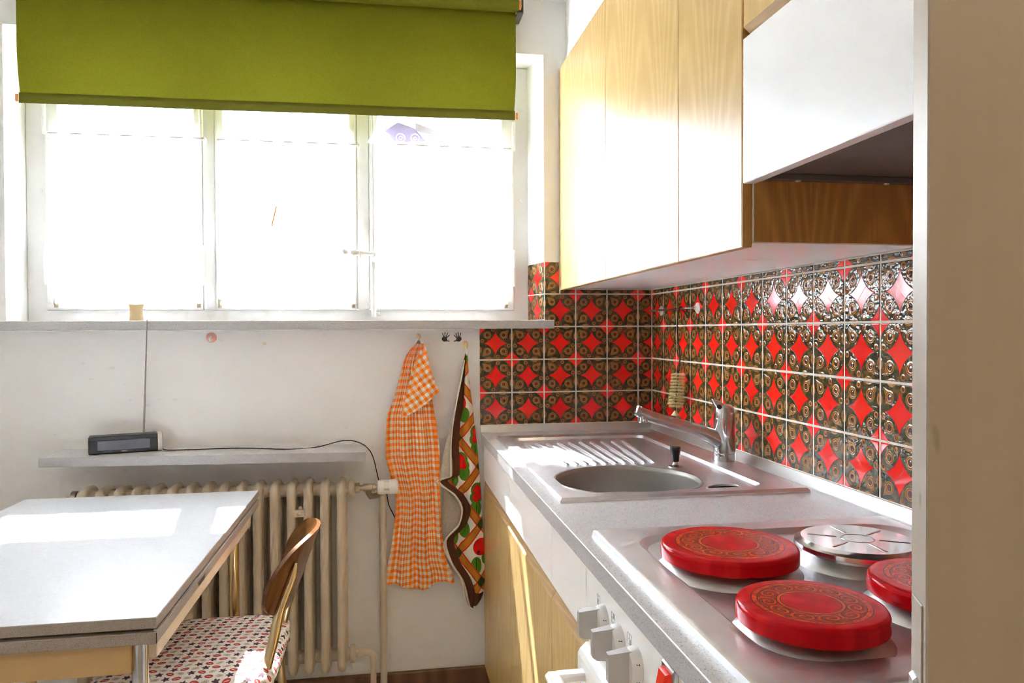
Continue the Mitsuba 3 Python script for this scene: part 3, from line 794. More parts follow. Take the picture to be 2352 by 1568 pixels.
vb = obj('valve_body', cat(tube([(-1.006, RY, .738), (-.936, RY, .738)], .0085, 14), lathe([(0, 0), (.0155, 0), (.0165, .003), (.0165, .011), (.0155, .014), (0, .014)], 6, (-1.002, RY, .738), (1, 0, 0)),
                           lathe([(0, 0), (.012, 0), (.0135, .012), (.012, .026), (.010, .03), (0, .03)], 20, (-.978, RY, .738), (1, 0, 0)), lathe([(0, 0), (.013, 0), (.013, .006), (0, .006)], 8, (-.947, RY, .738), (1, 0, 0)),
                           tube([(-.962, RY, .738), (-.962, RY, .722), (-.955, RY + .02, .705), (-.935, -.03, .70)], .009, 12)), 'old_brass', rd, 40)
labels[vb] = {'label': 'tarnished brass valve body'}
th = [lathe([(0, 0), (.018, 0), (.0215, .003), (.0225, .010), (.0225, .020), (.019, .022), (0, .022)], 28, (-.934, RY, .738), (1, 0, 0)), tube([(-.934, RY, .738), (-.870, RY, .738)], .014, 20),
      lathe([(0, 0), (.021, 0), (.023, .003), (.0225, .022), (.018, .027), (0, .028)], 28, (-.898, RY, .738), (1, 0, 0))]
for k in range(10):
    q = 2 * math.pi * k / 10
    th.append(tube([(-.914, RY + .0195 * math.cos(q), .738 + .0195 * math.sin(q)), (-.896, RY + .0195 * math.cos(q), .738 + .0195 * math.sin(q))], .0026, 6))
obj('thermostat_head', cat(*th), 'white_plastic', rd, 40)
obj('return_elbow', cat(tube(smooth_path([(-1.006, RY, .222), (-.975, RY, .222), (-.958, RY + .004, .216), (-.950, RY + .006, .200), (-.950, RY + .006, .185)], 24), .0115, 16), lathe([(0, 0), (.0165, 0), (.0165, .016), (0, .016)], 6, (-.995, RY, .222), (1, 0, 0)), tube([(-.950, RY + .006, .20), (-.950, RY + .006, .0)], .0095, 14)), 'pipe_paint', rd, 40)
obj('bracket', cat(cb(-1.182, -1.146, RY - .062, RY - .050, .668, .690, .002), ball((-1.166, RY - .064, .679), .0055, 2), cb(-1.168, -1.158, RY - .052, .002, .674, .684, .001), ball((-1.162, RY - .052, .693), .007, 2)), 'radiator', rd)
obj('heating_pipe', cat(tube([(-.918, -.032, 0), (-.918, -.032, .70)], .0112, 18), tube(smooth_path([(-.918, -.032, .69), (-.918, -.034, .715), (-.925, -.06, .73), (-.93, RY, .735)], 10), .0105, 14)), 'pipe_paint', None, 40,
    label='vertical cream heating pipe between the radiator and the checked towel', category='pipe')

# ------------------------------------------------------------------ hooks, stickers, tape
def oval_hook(x, z, rx, rz, m, lab, tip):
    h = thing('wall_hook', lab, 'hook')
    b = lathe([(0, -.001), (1, -.001), (1.0, .0015), (.8, .004), (.4, .0055), (0, .006)], 32)
    V = b.vertices
    b.vertices = np.stack([x + V[:, 0] * rx, YW - V[:, 2], z + V[:, 1] * rz], 1)
    b.invert() if b.volume < 0 else None
    obj('base', b, m, h, 40)
    obj('prong', tube(smooth_path([(x, -.001, z + .002), (x + .001, -.010, z - .004), (x + .001, -.018, z - .010), (x + .001, -.024, z - .007), (x + .001, -.026, z)], 14), lin(.0045, .003, 14), 10), tip, h, True)
    return h
oval_hook(-.800, 1.209, .0088, .0105, 'cream_plastic', 'cream oval adhesive hook holding the orange checked towel', 'cream_plastic')
oval_hook(-.646, 1.180, .0108, .0150, 'cream_plastic', 'cream oval adhesive hook holding the fruit-print towel', 'cream_plastic')
oval_hook(-1.444, 1.209, .0162, .0162, 'pink', 'empty pink round adhesive hook on the wall under the windowsill', 'offwhite')

from shapely.geometry import Point, LineString
from shapely import affinity, union_all
def hand_mesh(cx, cz, mirror):
    palm = affinity.rotate(affinity.scale(Point(-.001, -.001).buffer(.0088), 1.05, .9), -30)
    fing = [LineString([(-.002, .004), (-.0075, .0185)]).buffer(.0014), LineString([(.0, .004), (.0012, .0215)]).buffer(.0014), LineString([(.003, .003), (.0095, .0195)]).buffer(.0014), LineString([(.005, .002), (.0155, .013)]).buffer(.0014), LineString([(.002, -.005), (.014, -.0075)]).buffer(.0017)]
    s = union_all([palm] + fing)
    if mirror:
        s = affinity.scale(s, -1, 1, origin=(0, 0))
    s = affinity.translate(s, cx, cz)
    m = trimesh.creation.extrude_polygon(s, .0006)
    V = m.vertices.copy()
    m.vertices = np.stack([V[:, 0], YW - .0003 - V[:, 2], V[:, 1]], 1)
    m.fix_normals()
    return m
obj('hand_sticker', hand_mesh(-.7135, 1.2005, False), 'black', None, label='left one of two black handprint stickers on the wall under the windowsill', category='sticker')
obj('hand_sticker', hand_mesh(-.668, 1.2005, True), 'black', None, label='right one of two black handprint stickers, beside the fruit towel hook', category='sticker')
obj('tape_scrap', cb(-1.290, -1.279, YW - .0006, YW + .0003, 1.184, 1.194, .0002), 'tape', None, label='tiny yellowed scrap of tape on the wall right of the pink hook', category='tape')

# ------------------------------------------------------------------ towels
def interp(z, tab):
    tab = sorted(tab)
    from scipy.interpolate import PchipInterpolator
    zz, xx = np.array([a for a, b in tab]), np.array([b for a, b in tab])
    return PchipInterpolator(zz, xx)(np.clip(z, zz[0], zz[-1]))
tw = thing('tea_towel', 'orange and white checked tea towel hanging by its corner loop', 'towel')
GL = [(1.186, -.812), (1.145, -.842), (1.085, -.861), (1.003, -.885), (.943, -.904), (.83, -.908), (.779, -.897), (.677, -.876), (.548, -.890), (.397, -.913), (.388, -.912)]
GR = [(1.186, -.781), (1.117, -.773), (1.06, -.765), (.997, -.757), (.917, -.744), (.825, -.735), (.773, -.735), (.605, -.731), (.49, -.717), (.429, -.693), (.388, -.687)]
nu, nv = 90, 150
U, Vv = np.meshgrid(lin(0, 1, nu), lin(0, 1, nv), indexing='ij')
Zt = 1.186 - Vv * (1.186 - .398)
Zt = Zt + Vv ** 6 * (.012 * np.sin(U * 8.5 + .6) - .006 * (U < .05))
L, R = interp(Zt, GL), interp(Zt, GR)
foldu = .5 * U + .5 * (U + .045 * np.sin(U * 2 * np.pi * 3))
Xt = L + (R - L) * U
amp = .004 + .005 * np.clip((1.10 - Zt) * 3, 0, 1)
Yt = -.031 - amp * np.cos(U * 2 * np.pi * 3.0 + .5 + 1.1 * np.sin(Zt * 5)) - .004 * np.cos(U * 2 * np.pi * 7 + Zt * 6) - .010 * np.exp(-((U - .47) / .05) ** 2) * np.clip((1.0 - Zt) * 2, 0, 1) * -1
cu = (U - .5) * .235 * (1 + .25 * np.abs(np.sin(U * np.pi * 3))) + .012 * Vv * np.sin(Zt * 8)
uvt = np.stack([cu + (Xt + .82) * .35, Zt], -1).reshape(-1, 2)
obj('body', sheet(np.stack([Xt, Yt, Zt], -1)), 'gingham', tw, True, uv=uvt)
# the folded-over flap in front: from the loop to the right-hand tip and back to the left edge
A0, A1, B0, B1 = np.array([-.806, 1.150]), np.array([-.779, 1.186]), np.array([-.859, .948]), np.array([-.7325, 1.034])
nu, nv = 40, 60
U, Vv = np.meshgrid(lin(0, 1, nu), lin(0, 1, nv), indexing='ij')
def edge(p, q, c, t):
    t = t[..., None]
    return p * (1 - t) ** 2 + 2 * c * t * (1 - t) + q * t ** 2
le = edge(A0, B0, np.array([-.842, 1.045]), Vv)
re = edge(A1, B1, np.array([-.766, 1.085]), Vv)
XZ = le * (1 - U[..., None]) + re * U[..., None]
XZ[..., 1] -= (.010 * np.sin(U * np.pi)) * Vv ** 2
Yf = -.044 - .010 * np.sin(U * np.pi) * Vv - .003 * np.sin(U * 14 + Vv * 4) - .012 * Vv * (1 - U)
q = math.radians(34)
uvf = np.stack([XZ[..., 0] * math.cos(q) + XZ[..., 1] * math.sin(q), -XZ[..., 0] * math.sin(q) + XZ[..., 1] * math.cos(q)], -1).reshape(-1, 2)
obj('folded_flap', sheet(np.stack([XZ[..., 0], Yf, XZ[..., 1]], -1)), 'gingham', tw, True, uv=uvf)
obj('hanging_loop', cat(tube(smooth_path([(-.812, -.022, 1.180), (-.806, -.021, 1.196), (-.799, -.0215, 1.2015), (-.792, -.0215, 1.198), (-.785, -.024, 1.184)], 20), .0026, 8, flat=.5)), 'white_cotton', tw, True)
obj('lining', flat([(-.812, 1.176), (-.804, 1.197), (-.797, 1.197), (-.790, 1.178)], -.019), 'grey_felt', tw)

ft = thing('fruit_towel', 'fruit-print towel with brown border hanging beside the counter', 'towel')
TL = [(1.152, -.650), (1.131, -.656), (1.039, -.674), (.916, -.698), (.84, -.702), (.775, -.7005), (.752, -.702), (.738, -.741), (.716, -.720), (.69, -.689), (.638, -.665), (.590, -.677), (.538, -.721), (.48, -.706), (.405, -.664), (.318, -.637), (.312, -.632)]
TRt = [(1.152, -.641), (1.054, -.634), (.961, -.623), (.836, -.609), (.748, -.602), (.599, -.594), (.499, -.588), (.40, -.587), (.36, -.592), (.312, -.622)]
nu, nv = 60, 170
U, Vv = np.meshgrid(lin(0, 1, nu), lin(0, 1, nv), indexing='ij')
Zt = 1.152 - Vv * (1.152 - .312)
L, R = interp(Zt, TL), interp(Zt, TRt)
R = np.maximum(R, L + .004)
Xt = L + (R - L) * U
wd = (R - L)
Yt = -.024 - .010 * np.sin(U * 2 * np.pi * 1.25 + 2.4) * np.clip(wd / .06, .2, 1) - .007 * np.exp(-((U - .42) / .06) ** 2) * -1 - .003 * np.sin(Zt * 18 + U * 3)
uvt = np.stack([Xt + .675 + .045 + .15, Zt - .312], -1)
obj('body', sheet(np.stack([Xt, Yt, Zt], -1)), 'fruit_cloth', ft, True, uv=uvt.reshape(-1, 2))
Ub, Vb = np.meshgrid(lin(0, 1, 8), lin(0, 1, nv), indexing='ij')
bw_ = np.minimum(.032, .5 * (R - L))[:8]
Xb = L[:8] + bw_ * Ub
frac = np.clip(bw_ / np.maximum(R - L, .004)[:8] * Ub, 0, 1)
wb_ = wd[:8]
Yb2 = -.0262 - .010 * np.sin(frac * 2 * np.pi * 1.25 + 2.4) * np.clip(wb_ / .06, .2, 1) + .007 * np.exp(-((frac - .42) / .06) ** 2) - .003 * np.sin(Zt[:8] * 18 + frac * 3)
uvb = np.stack([Ub * .0335, Zt[:8] + 1.0], -1)
obj('border', sheet(np.stack([Xb, Yb2, Zt[:8]], -1)), 'fruit_cloth', ft, True, uv=uvb.reshape(-1, 2))
def strip_fold(pts_l, pts_r, y0, name, mname):
    n = len(pts_l)
    A, B = smooth_path([(a, 0, b) for a, b in pts_l], 30), smooth_path([(a, 0, b) for a, b in pts_r], 30)
    U = lin(0, 1, 10)
    P = A[:, None] * (1 - U)[None, :, None] + B[:, None] * U[None, :, None]
    P[..., 1] = y0 - .006 * np.sin(U * np.pi)[None, :]
    return obj(name, sheet(P), mname, ft, True)
strip_fold([(-.6555, 1.131), (-.676, 1.03), (-.702, .915), (-.722, .83), (-.745, .739)], [(-.6535, 1.131), (-.671, 1.03), (-.692, .915), (-.698, .83), (-.7005, .752)], -.030, 'folded_edge', 'terry')
strip_fold([(-.722, .705), (-.726, .64), (-.731, .58), (-.731, .537)], [(-.704, .712), (-.676, .660), (-.660, .610), (-.716, .535)], -.006, 'folded_edge', 'terry')
obj('hem', tube(smooth_path([(-.652, -.032, 1.131), (-.6715, -.037, 1.03), (-.6925, -.038, .915), (-.699, -.038, .83), (-.7005, -.037, .752)], 30), .0030, 8, flat=.6), 'white_cotton', ft, True)
obj('hem', tube(smooth_path([(-.7005, -.036, .752), (-.72, -.035, .748), (-.744, -.034, .738), (-.72, -.034, .716), (-.688, -.034, .690), (-.664, -.035, .640), (-.676, -.034, .592), (-.722, -.033, .538), (-.706, -.034, .48), (-.664, -.033, .405), (-.640, -.033, .322), (-.625, -.032, .312)], 90), .0030, 8, flat=.6), 'white_cotton', ft, True)
obj('hanging_loop', tube(smooth_path([(-.650, -.025, 1.148), (-.6475, -.024, 1.165), (-.645, -.0225, 1.174), (-.644, -.024, 1.165), (-.643, -.025, 1.148)], 20), .0016, 8), 'white_cotton', ft, True)

# ------------------------------------------------------------------ worktop, upstands, sink
ZW = 0.888
wt = thing('worktop', 'grey speckled laminate worktop with a straight front edge', 'worktop')
body = m3.Manifold.cube([.596, 1.932, .0295]).translate([-.596, -1.934, ZW - .0295]) - m3.Manifold.cube([.44, .79, .1]).translate([-.545, -1.01, ZW - .06]) - m3.Manifold.cube([.44, .44, .1]).translate([-.53, -1.775, ZW - .06])
obj('board', tm(body), 'laminate', wt)
obj('edge_line', tube([(-.5955, -1.934, ZW - .0008), (-.5955, -.002, ZW - .0008)], .0012, 8), 'alu', wt)
def upst(pts, z0, z1, d):
    return hull([(x, y, z) for x, y in pts for z in (z0, z1)])
up = thing('upstand', 'aluminium upstand strip along the window wall behind the sink', 'upstand')
obj('strip', hull([(-.597, .004, ZB), (-.006, .004, ZB), (-.597, .004, ZW), (-.006, .004, ZW), (-.597, -.004, ZB), (-.006, -.004, ZB), (-.597, -.006, ZW + .010), (-.006, -.006, ZW + .010), (-.597, -.011, ZW + .002), (-.006, -.011, ZW + .002), (-.597, -.011, ZW), (-.006, -.011, ZW)]), 'alu', up)
up = thing('upstand', 'aluminium upstand strip along the long tiled wall behind hob and tap', 'upstand')
obj('strip', hull([(.006, -1.934, ZB), (.006, -.004, ZB), (.006, -1.934, ZW), (.006, -.004, ZW), (-.003, -1.934, ZB), (-.003, -.004, ZB), (-.005, -1.934, ZW + .010), (-.005, -.006, ZW + .010), (-.011, -1.934, ZW + .002), (-.011, -.011, ZW + .002), (-.011, -1.934, ZW), (-.011, -.011, ZW)]), 'alu', up)

sk = thing('sink', 'stainless steel inset sink with ribbed drainer and round bowl', 'sink')
sx0, sx1, sy0, sy1, szt = -.567, -.034, -1.035, -.150, .8975
bc, br = np.array([-.368, -.846]), .163
plate = m3.Manifold.hull_points([(x, y, z) for x in (sx0, sx1) for y in (sy0, sy1) for z in (ZW, ZW + .004)] + [(x, y, szt) for x in (sx0 + .004, sx1 - .004) for y in (sy0 + .004, sy1 - .004)])
def taper(x0, x1, y0, y1, r, zb, zt, s):
    cx, cy = (x0 + x1) / 2, (y0 + y1) / 2
    cs = rrect(x0 - cx, x1 - cx, y0 - cy, y1 - cy, r)
    return cs.extrude(zt - zb, 0, 0, (s, s)).translate([cx, cy, zb])
rec = taper(-.530, -.118, -.990, -.216, .035, szt - .0072, szt + .004, 1.035)
hole = m3.Manifold.cylinder(.1, br, br, 96).translate([bc[0], bc[1], ZW - .05])
ovf = m3.Manifold.cylinder(.1, 1, 1, 48).scale([.038, .024, 1]).rotate([0, 0, 15]).translate([-.195, -.968, ZW - .05])
pl = plate - rec - hole
pl = pl - ovf
# plate slab is only the sheet: keep 2 mm under the recess
obj('drainer_plate', tm(pl), 'steel', sk, 25)
prof = [(br + .0045, szt - .0072), (br + .003, szt - .0052), (br - .001, szt - .006), (br - .003, szt - .012), (br - .006, szt - .016), (br - .010, szt - .10), (br - .030, szt - .150), (.045, szt - .158), (.040, szt - .162), (0, szt - .162), (0, szt - .166), (.04, szt - .166), (br - .028, szt - .156), (br - .0065, szt - .104), (br - .002, szt - .02), (br + .0035, szt - .0085)]
bw = trimesh.creation.revolve(np.array(prof + [prof[0]]), sections=96)
bw.apply_translation([bc[0], bc[1], 0])
obj('bowl', bw, 'bowl_steel', sk, 40)
obj('overflow', cat(box(-.24, -.15, -1.0, -.935, ZW - .030, ZW - .026), *[tube(smooth_path([(-.195 + .0385 * math.cos(t) * math.cos(.26) - .0245 * math.sin(t) * math.sin(.26), -.968 + .0385 * math.cos(t) * math.sin(.26) + .0245 * math.sin(t) * math.cos(.26), szt - .0062) for t in lin(0, 2 * np.pi, 40)], 60), .0018, 8)]), 'steel', sk, 40)
for k in range(10):
    f = k / 9
    xb, xf = -.500 + f * .300, -.462 + f * .226
    yb, yf = -.300, -.655
    rb = tube([(xb, yb - .006, szt - .0065), (xb, yb, szt - .0055), (xb + (xf - xb) * .5, (yb + yf) / 2, szt - .0045), (xf, yf, szt - .0045), (xf, yf - .007, szt - .0065)], [.002, .006, .0068, .0068, .002], 14, up=(1, 0, 0), flat=.62)
    obj('drainer_rib', rb, 'steel', sk, True)
pk = obj('plug_knob', cat(lathe([(0, 0), (.0175, 0), (.0175, .003), (.010, .005), (.006, .010), (.006, .014), (0, .014)], 28, (-.204, -.722, szt - .0072))), 'chrome', sk, 40)
obj('grip', lathe([(0, .0), (.0085, 0), (.0095, .010), (.0125, .028), (.0132, .034), (.012, .036), (0, .036)], 28, (-.204, -.722, szt + .0065)), 'black', pk, 40)

# ------------------------------------------------------------------ tap
fa = thing('tap', 'chrome single-lever mixer tap with a long rising spout at the sink', 'tap')
fx, fy, fz = -.062, -.693, szt
obj('body', lathe([(0, 0), (.0268, 0), (.0272, .002), (.0272, .018), (.0266, .019), (.0266, .0205), (.0272, .0215), (.0270, .060), (.0268, .104), (.0262, .105), (.0262, .1065), (.0266, .1075), (.0262, .122), (.0235, .133), (.016, .1405), (0, .143)], 48, (fx, fy, fz)), 'chrome', fa, 40)
lv = obj('lever', hull([(fx - .020, fy - .014, fz + .122), (fx - .020, fy + .014, fz + .122), (fx + .004, fy - .015, fz + .134), (fx + .004, fy + .015, fz + .134), (fx - .024, fy - .011, fz + .150), (fx - .024, fy + .011, fz + .150), (fx - .036, fy - .008, fz + .160), (fx - .036, fy + .008, fz + .160), (fx - .036, fy - .008, fz + .154), (fx - .036, fy + .008, fz + .154), (fx - .005, fy - .012, fz + .147), (fx - .005, fy + .012, fz + .147)]).subdivide_loop(3), 'chrome', fa, True)
obj('pin', tube([(fx - .021, fy - .0165, fz + .137), (fx - .020, fy - .012, fz + .137)], .0055, 16), 'black', lv)
sp = smooth_path([(fx + .004, fy, fz + .044), (fx - .022, fy - .001, fz + .055), (fx - .045, fy - .002, fz + .066), (fx - .10, fy - .006, fz + .086), (fx - .232, fy - .014, fz + .131)], 60)
rs = np.interp(np.arange(60), [0, 10, 22, 40, 59], [.022, .0175, .0135, .0128, .0122])
obj('spout', tube(sp, rs, 28, up=(0, 1, 0), flat=1.15), 'chrome', fa, True)
tp = sp[-1]
dn = (sp[-1] - sp[-4]) / np.linalg.norm(sp[-1] - sp[-4])
obj('spout_end', cat(tube([tp - dn * .002, tp + dn * .006, tp + dn * .008], [.0132, .0132, .010], 24), lathe([(0, 0), (.0105, 0), (.0115, .004), (.0115, .018), (0, .018)], 24, tp - dn * .014 + np.array([0, 0, -.022]))), 'chrome', fa, 40)

# ------------------------------------------------------------------ rail and bottle brush on the tiles
rl_ = thing('towel_rail', 'small metal rail on two white suction discs on the tiles', 'rail')
for y in (-.092, -.386):
    obj('suction_disc', lathe([(0, 0), (.0165, 0), (.0165, .0012), (.013, .004), (.006, .0065), (.0055, .011), (0, .0115)], 32, (0, y, 1.291), (-1, 0, 0)), 'white_plastic', rl_, 40)
obj('bar', tube(smooth_path([(-.010, -.386, 1.291), (-.022, -.386, 1.291), (-.030, -.380, 1.291), (-.031, -.36, 1.291), (-.031, -.12, 1.291), (-.031, -.06, 1.291)], 40), .0032, 12), 'chrome', rl_, True)
bb = thing('bottle_brush', 'yellow-bristled bottle brush hanging on a dark braided cord from the rail', 'brush')
lp = np.array(smooth_path([(-.033, -.318, 1.096), (-.0345, -.322, 1.19), (-.0345, -.327, 1.285), (-.030, -.328, 1.2965), (-.024, -.33, 1.288), (-.017, -.348, 1.268), (-.015, -.352, 1.262)], 60))
obj('cord', tube(lp, .0021, 8), 'braid', bb, True)
axis_t, axis_b = np.array([-.033, -.318, 1.10]), np.array([-.036, -.300, .982])
obj('stem', tube([axis_t, axis_b], .0022, 8), 'braid', bb)
V, Fc = [], []
d_ = (axis_b - axis_t)
for k in range(11):
    c0 = axis_t + d_ * (.05 + .083 * k)
    rk = .021 + .004 * (k / 10) - .004 * (k == 10)
    for s in range(190):
        q, tw_ = rng.uniform(0, 2 * np.pi), rng.normal(0, .0012)
        dirv = np.array([math.cos(q), math.sin(q), -.10 + rng.normal(0, .06)])
        a_, b_ = c0 + [0, 0, tw_ * .5], c0 + dirv * rk * rng.uniform(.88, 1.05) + [0, 0, tw_]
        sd = np.array([-math.sin(q), math.cos(q), 0]) * .00055
        i0 = len(V)
        V += [a_ - sd, a_ + sd, b_ + sd, b_ - sd, a_ + [0, 0, .0005], b_ + [0, 0, .0005]]
        Fc += [[i0, i0 + 1, i0 + 2], [i0, i0 + 2, i0 + 3], [i0, i0 + 4, i0 + 5], [i0, i0 + 5, i0 + 3], [i0 + 1, i0 + 2, i0 + 5], [i0 + 1, i0 + 5, i0 + 4]]
k = obj('bristles', trimesh.Trimesh(np.array(V), np.array(Fc), process=False), 'bristle', bb)
labels[k] = {'kind': 'stuff'}
obj('tip_tuft', lathe([(0, 0), (.013, .001), (.009, .006), (.003, .014), (0, .016)], 20, axis_b - [0, 0, .016]), 'bristle', bb, 30)

# ------------------------------------------------------------------ base cabinets, oven
XF = -.587
def base_cabinet(y1, y0, lab, last=False):
    c = thing('base_cabinet', lab, 'cabinet', None)
    obj('body', cat(box(-.562, -.02, y0 + .001, y0 + .017, .10, .8575), box(-.562, -.02, y1 - .017, y1 - .001, .10, .8575), box(-.562, -.02, y0 + .001, y1 - .001, .10, .118), box(-.034, -.02, y0 + .001, y1 - .001, .10, .60), box(-.52, -.02, y0 + .001, y1 - .001, 0, .10)), 'lam_white' if not last else 'lam_white', c)
    obj('drawer_front', cb(XF, -.565, y0 + .0009, y1 - .0009, .733, .8575, .0015), 'lam_white', c, label='white drawer front')
    a, b = y0 + .001, y1 - .001
    pr = [(XF, .112), (XF, .703), (XF + .012, .722), (-.565, .722), (-.565, .112)]
    d = hull([(x, y, z) for x, z in pr for y in (a, b)])
    obj('door', d, 'oak', c, label='oak veneer door with a bevelled top edge')
    obj('door_bevel', hull([(XF - .0002, y, .7035) for y in (a, b)] + [(XF + .0118, y, .7225) for y in (a, b)] + [(-.566, y, .7225) for y in (a, b)] + [(-.566, y, .7035) for y in (a, b)]), 'oak_edge', c)
    obj('plinth', cb(-.535, -.525, y0 + .001, y1 - .001, .0, .10, .001), 'oak_dark', c)
    return c
c = base_cabinet(-.006, -.545, 'base cabinet with oak door and white drawer beside the fruit towel')
obj('side_panel', cb(-.583, -.02, -.008, -.004, .0, .857, .001), 'oak_dark', c)
base_cabinet(-.545, -1.043, 'middle base cabinet with oak door and white drawer below the sink bowl')
base_cabinet(-1.043, -1.301, 'narrow base cabinet with oak door and white drawer beside the oven knobs', True)

ov = thing('oven', 'built-in white oven with a row of grey rotary knobs under the hob', 'oven')
obj('body', box(-.562, -.02, -1.900, -1.304, .10, .857), 'lam_white', ov)
obj('control_panel', cb(XF, -.56, -1.900, -1.3035, .733, .8575, .0015), 'lam_white', ov)
dr_ = obj('door', cat(cb(-.600, -.56, -1.898, -1.312, .15, .7265, .004)), 'hood_white', ov)
obj('door_top_trim', hull([(-.600, y, .722) for y in (-1.898, -1.312)] + [(-.590, y, .731) for y in (-1.898, -1.312)] + [(-.565, y, .731) for y in (-1.898, -1.312)] + [(-.565, y, .70) for y in (-1.898, -1.312)] + [(-.604, y, .715) for y in (-1.898, -1.312)] + [(-.604, y, .69) for y in (-1.898, -1.312)]), 'white_plastic', dr_)
obj('handle', cat(cb(-.664, -.640, -1.872, -1.338, .688, .702, .005), cb(-.648, -.60, -1.36, -1.338, .688, .702, .003), cb(-.648, -.60, -1.872, -1.85, .688, .702, .003)), 'lam_white', dr_)
KY = [-1.405, -1.478, -1.551, -1.735, -1.808]
for i, y in enumerate(KY):
    kz = .798
    kb = obj('knob', lathe([(0, 0), (.0255, 0), (.0255, .002), (.0245, .004), (.0235, .011), (.0215, .0135), (0, .0135)], 40, (XF, y, kz), (-1, 0, 0)), 'knob_grey', ov, 40)
    g = .0085
    grip = hull([(XF - .010, y - g, kz - .0225), (XF - .010, y + g, kz - .0225), (XF - .010, y - g, kz + .0225), (XF - .010, y + g, kz + .0225), (XF - .040, y - g * .62, kz - .0165), (XF - .040, y + g * .62, kz - .0165), (XF - .040, y - g * .62, kz + .0185), (XF - .040, y + g * .62, kz + .0185), (XF - .034, y - g * .7, kz - .0205), (XF - .034, y + g * .7, kz - .0205)])
    obj('grip', grip, 'knob_grip', kb)
    for txt, q in (('1', 62), ('2', 118), ('3', 175), ('2', 235)):
        t = math.radians(q)
        # numbers round the rim of the dial, read from outside
        ctr = np.array([XF - .006, y - .0246 * math.sin(t), kz + .0246 * math.cos(t)])
        ex = np.array([0, -math.cos(t), -math.sin(t)])
        ez = np.array([-1.0, 0, 0])
        obj('number', letter_mesh(txt, .0045, ctr - ex * .0012 - ez * .002, ex, ez, .0004), 'black', kb)
def symbol(y, z, on):
    s = .0075
    g = []
    X = XF - .0004
    for a, b, c_, d in ((-s, s, -s, -s + .0005), (-s, s, s - .0005, s), (-s, -s + .0005, -s, s), (s - .0005, s, -s, s), (-s, s, -.00025, .00025), (-.00025, .00025, -s, s)):
        g.append(box(X, XF + .0002, y + a, y + b, z + c_, z + d))
    yy, zz = on
    g.append(box(X, XF + .0002, y + min(0, yy * s), y + max(0, yy * s), z + min(0, zz * s), z + max(0, zz * s)))
    return cat(*g)
for y, on in zip(KY, ((1, -1), (-1, 1), (-1, -1), (1, 1))):
    obj('plate_symbol', symbol(y + .031, .8195, on), 'print_grey', ov)
lt = obj('indicator_lamp', cat(cb(XF - .007, XF + .001, -1.690, -1.654, .808, .853, .0018)), 'chrome', ov)
obj('lens', hull([(XF - .0065, -1.6595, .848), (XF - .0065, -1.6845, .848), (XF - .0065, -1.6595, .826), (XF - .0065, -1.6845, .826), (XF - .013, -1.662, .846), (XF - .013, -1.682, .846), (XF - .0165, -1.662, .830), (XF - .0165, -1.682, .830)]), 'red_lamp', lt)

# ------------------------------------------------------------------ hob and covers
hb_ = thing('hob', 'stainless steel four-plate electric hob set into the worktop', 'hob')
hz = .8980
hp = m3.Manifold.hull_points([(x, y, z) for x in (-.5675, -.036) for y in (-1.835, -1.268) for z in (ZW, ZW + .002)] + [(x, y, hz - .002) for x in (-.566, -.0375) for y in (-1.8335, -1.2695)] + [(x, y, hz) for x in (-.561, -.042) for y in (-1.829, -1.274)])
hrec = taper(-.510, -.068, -1.778, -1.327, .060, hz - .0080, hz + .0001, 1.05)
obj('tray', tm(hp - hrec), 'steel', hb_, 25)
COV = [(-.428, -1.479, .094, 'red'), (-.443, -1.710, .0795, 'red'), (-.237, -1.668, .090, 'red'), (-.229, -1.479, .085, 'steel')]
for x, y, r, kind in COV:
    obj('hotplate', lathe([(0, hz - .0085), (r + .006, hz - .0085), (r - .002, hz - .003), (r - .010, hz + .0035), (r - .012, hz + .006), (0, hz + .006)], 64, (x, y, 0)), 'steel_satin', hb_, 40)
cvl = ['red enamel hotplate cover with a scroll ring, beside the sink end of the hob', 'red enamel hotplate cover with a scroll ring, nearest the worktop edge and the viewer', 'red enamel hotplate cover half hidden behind the door edge']
ci = 0
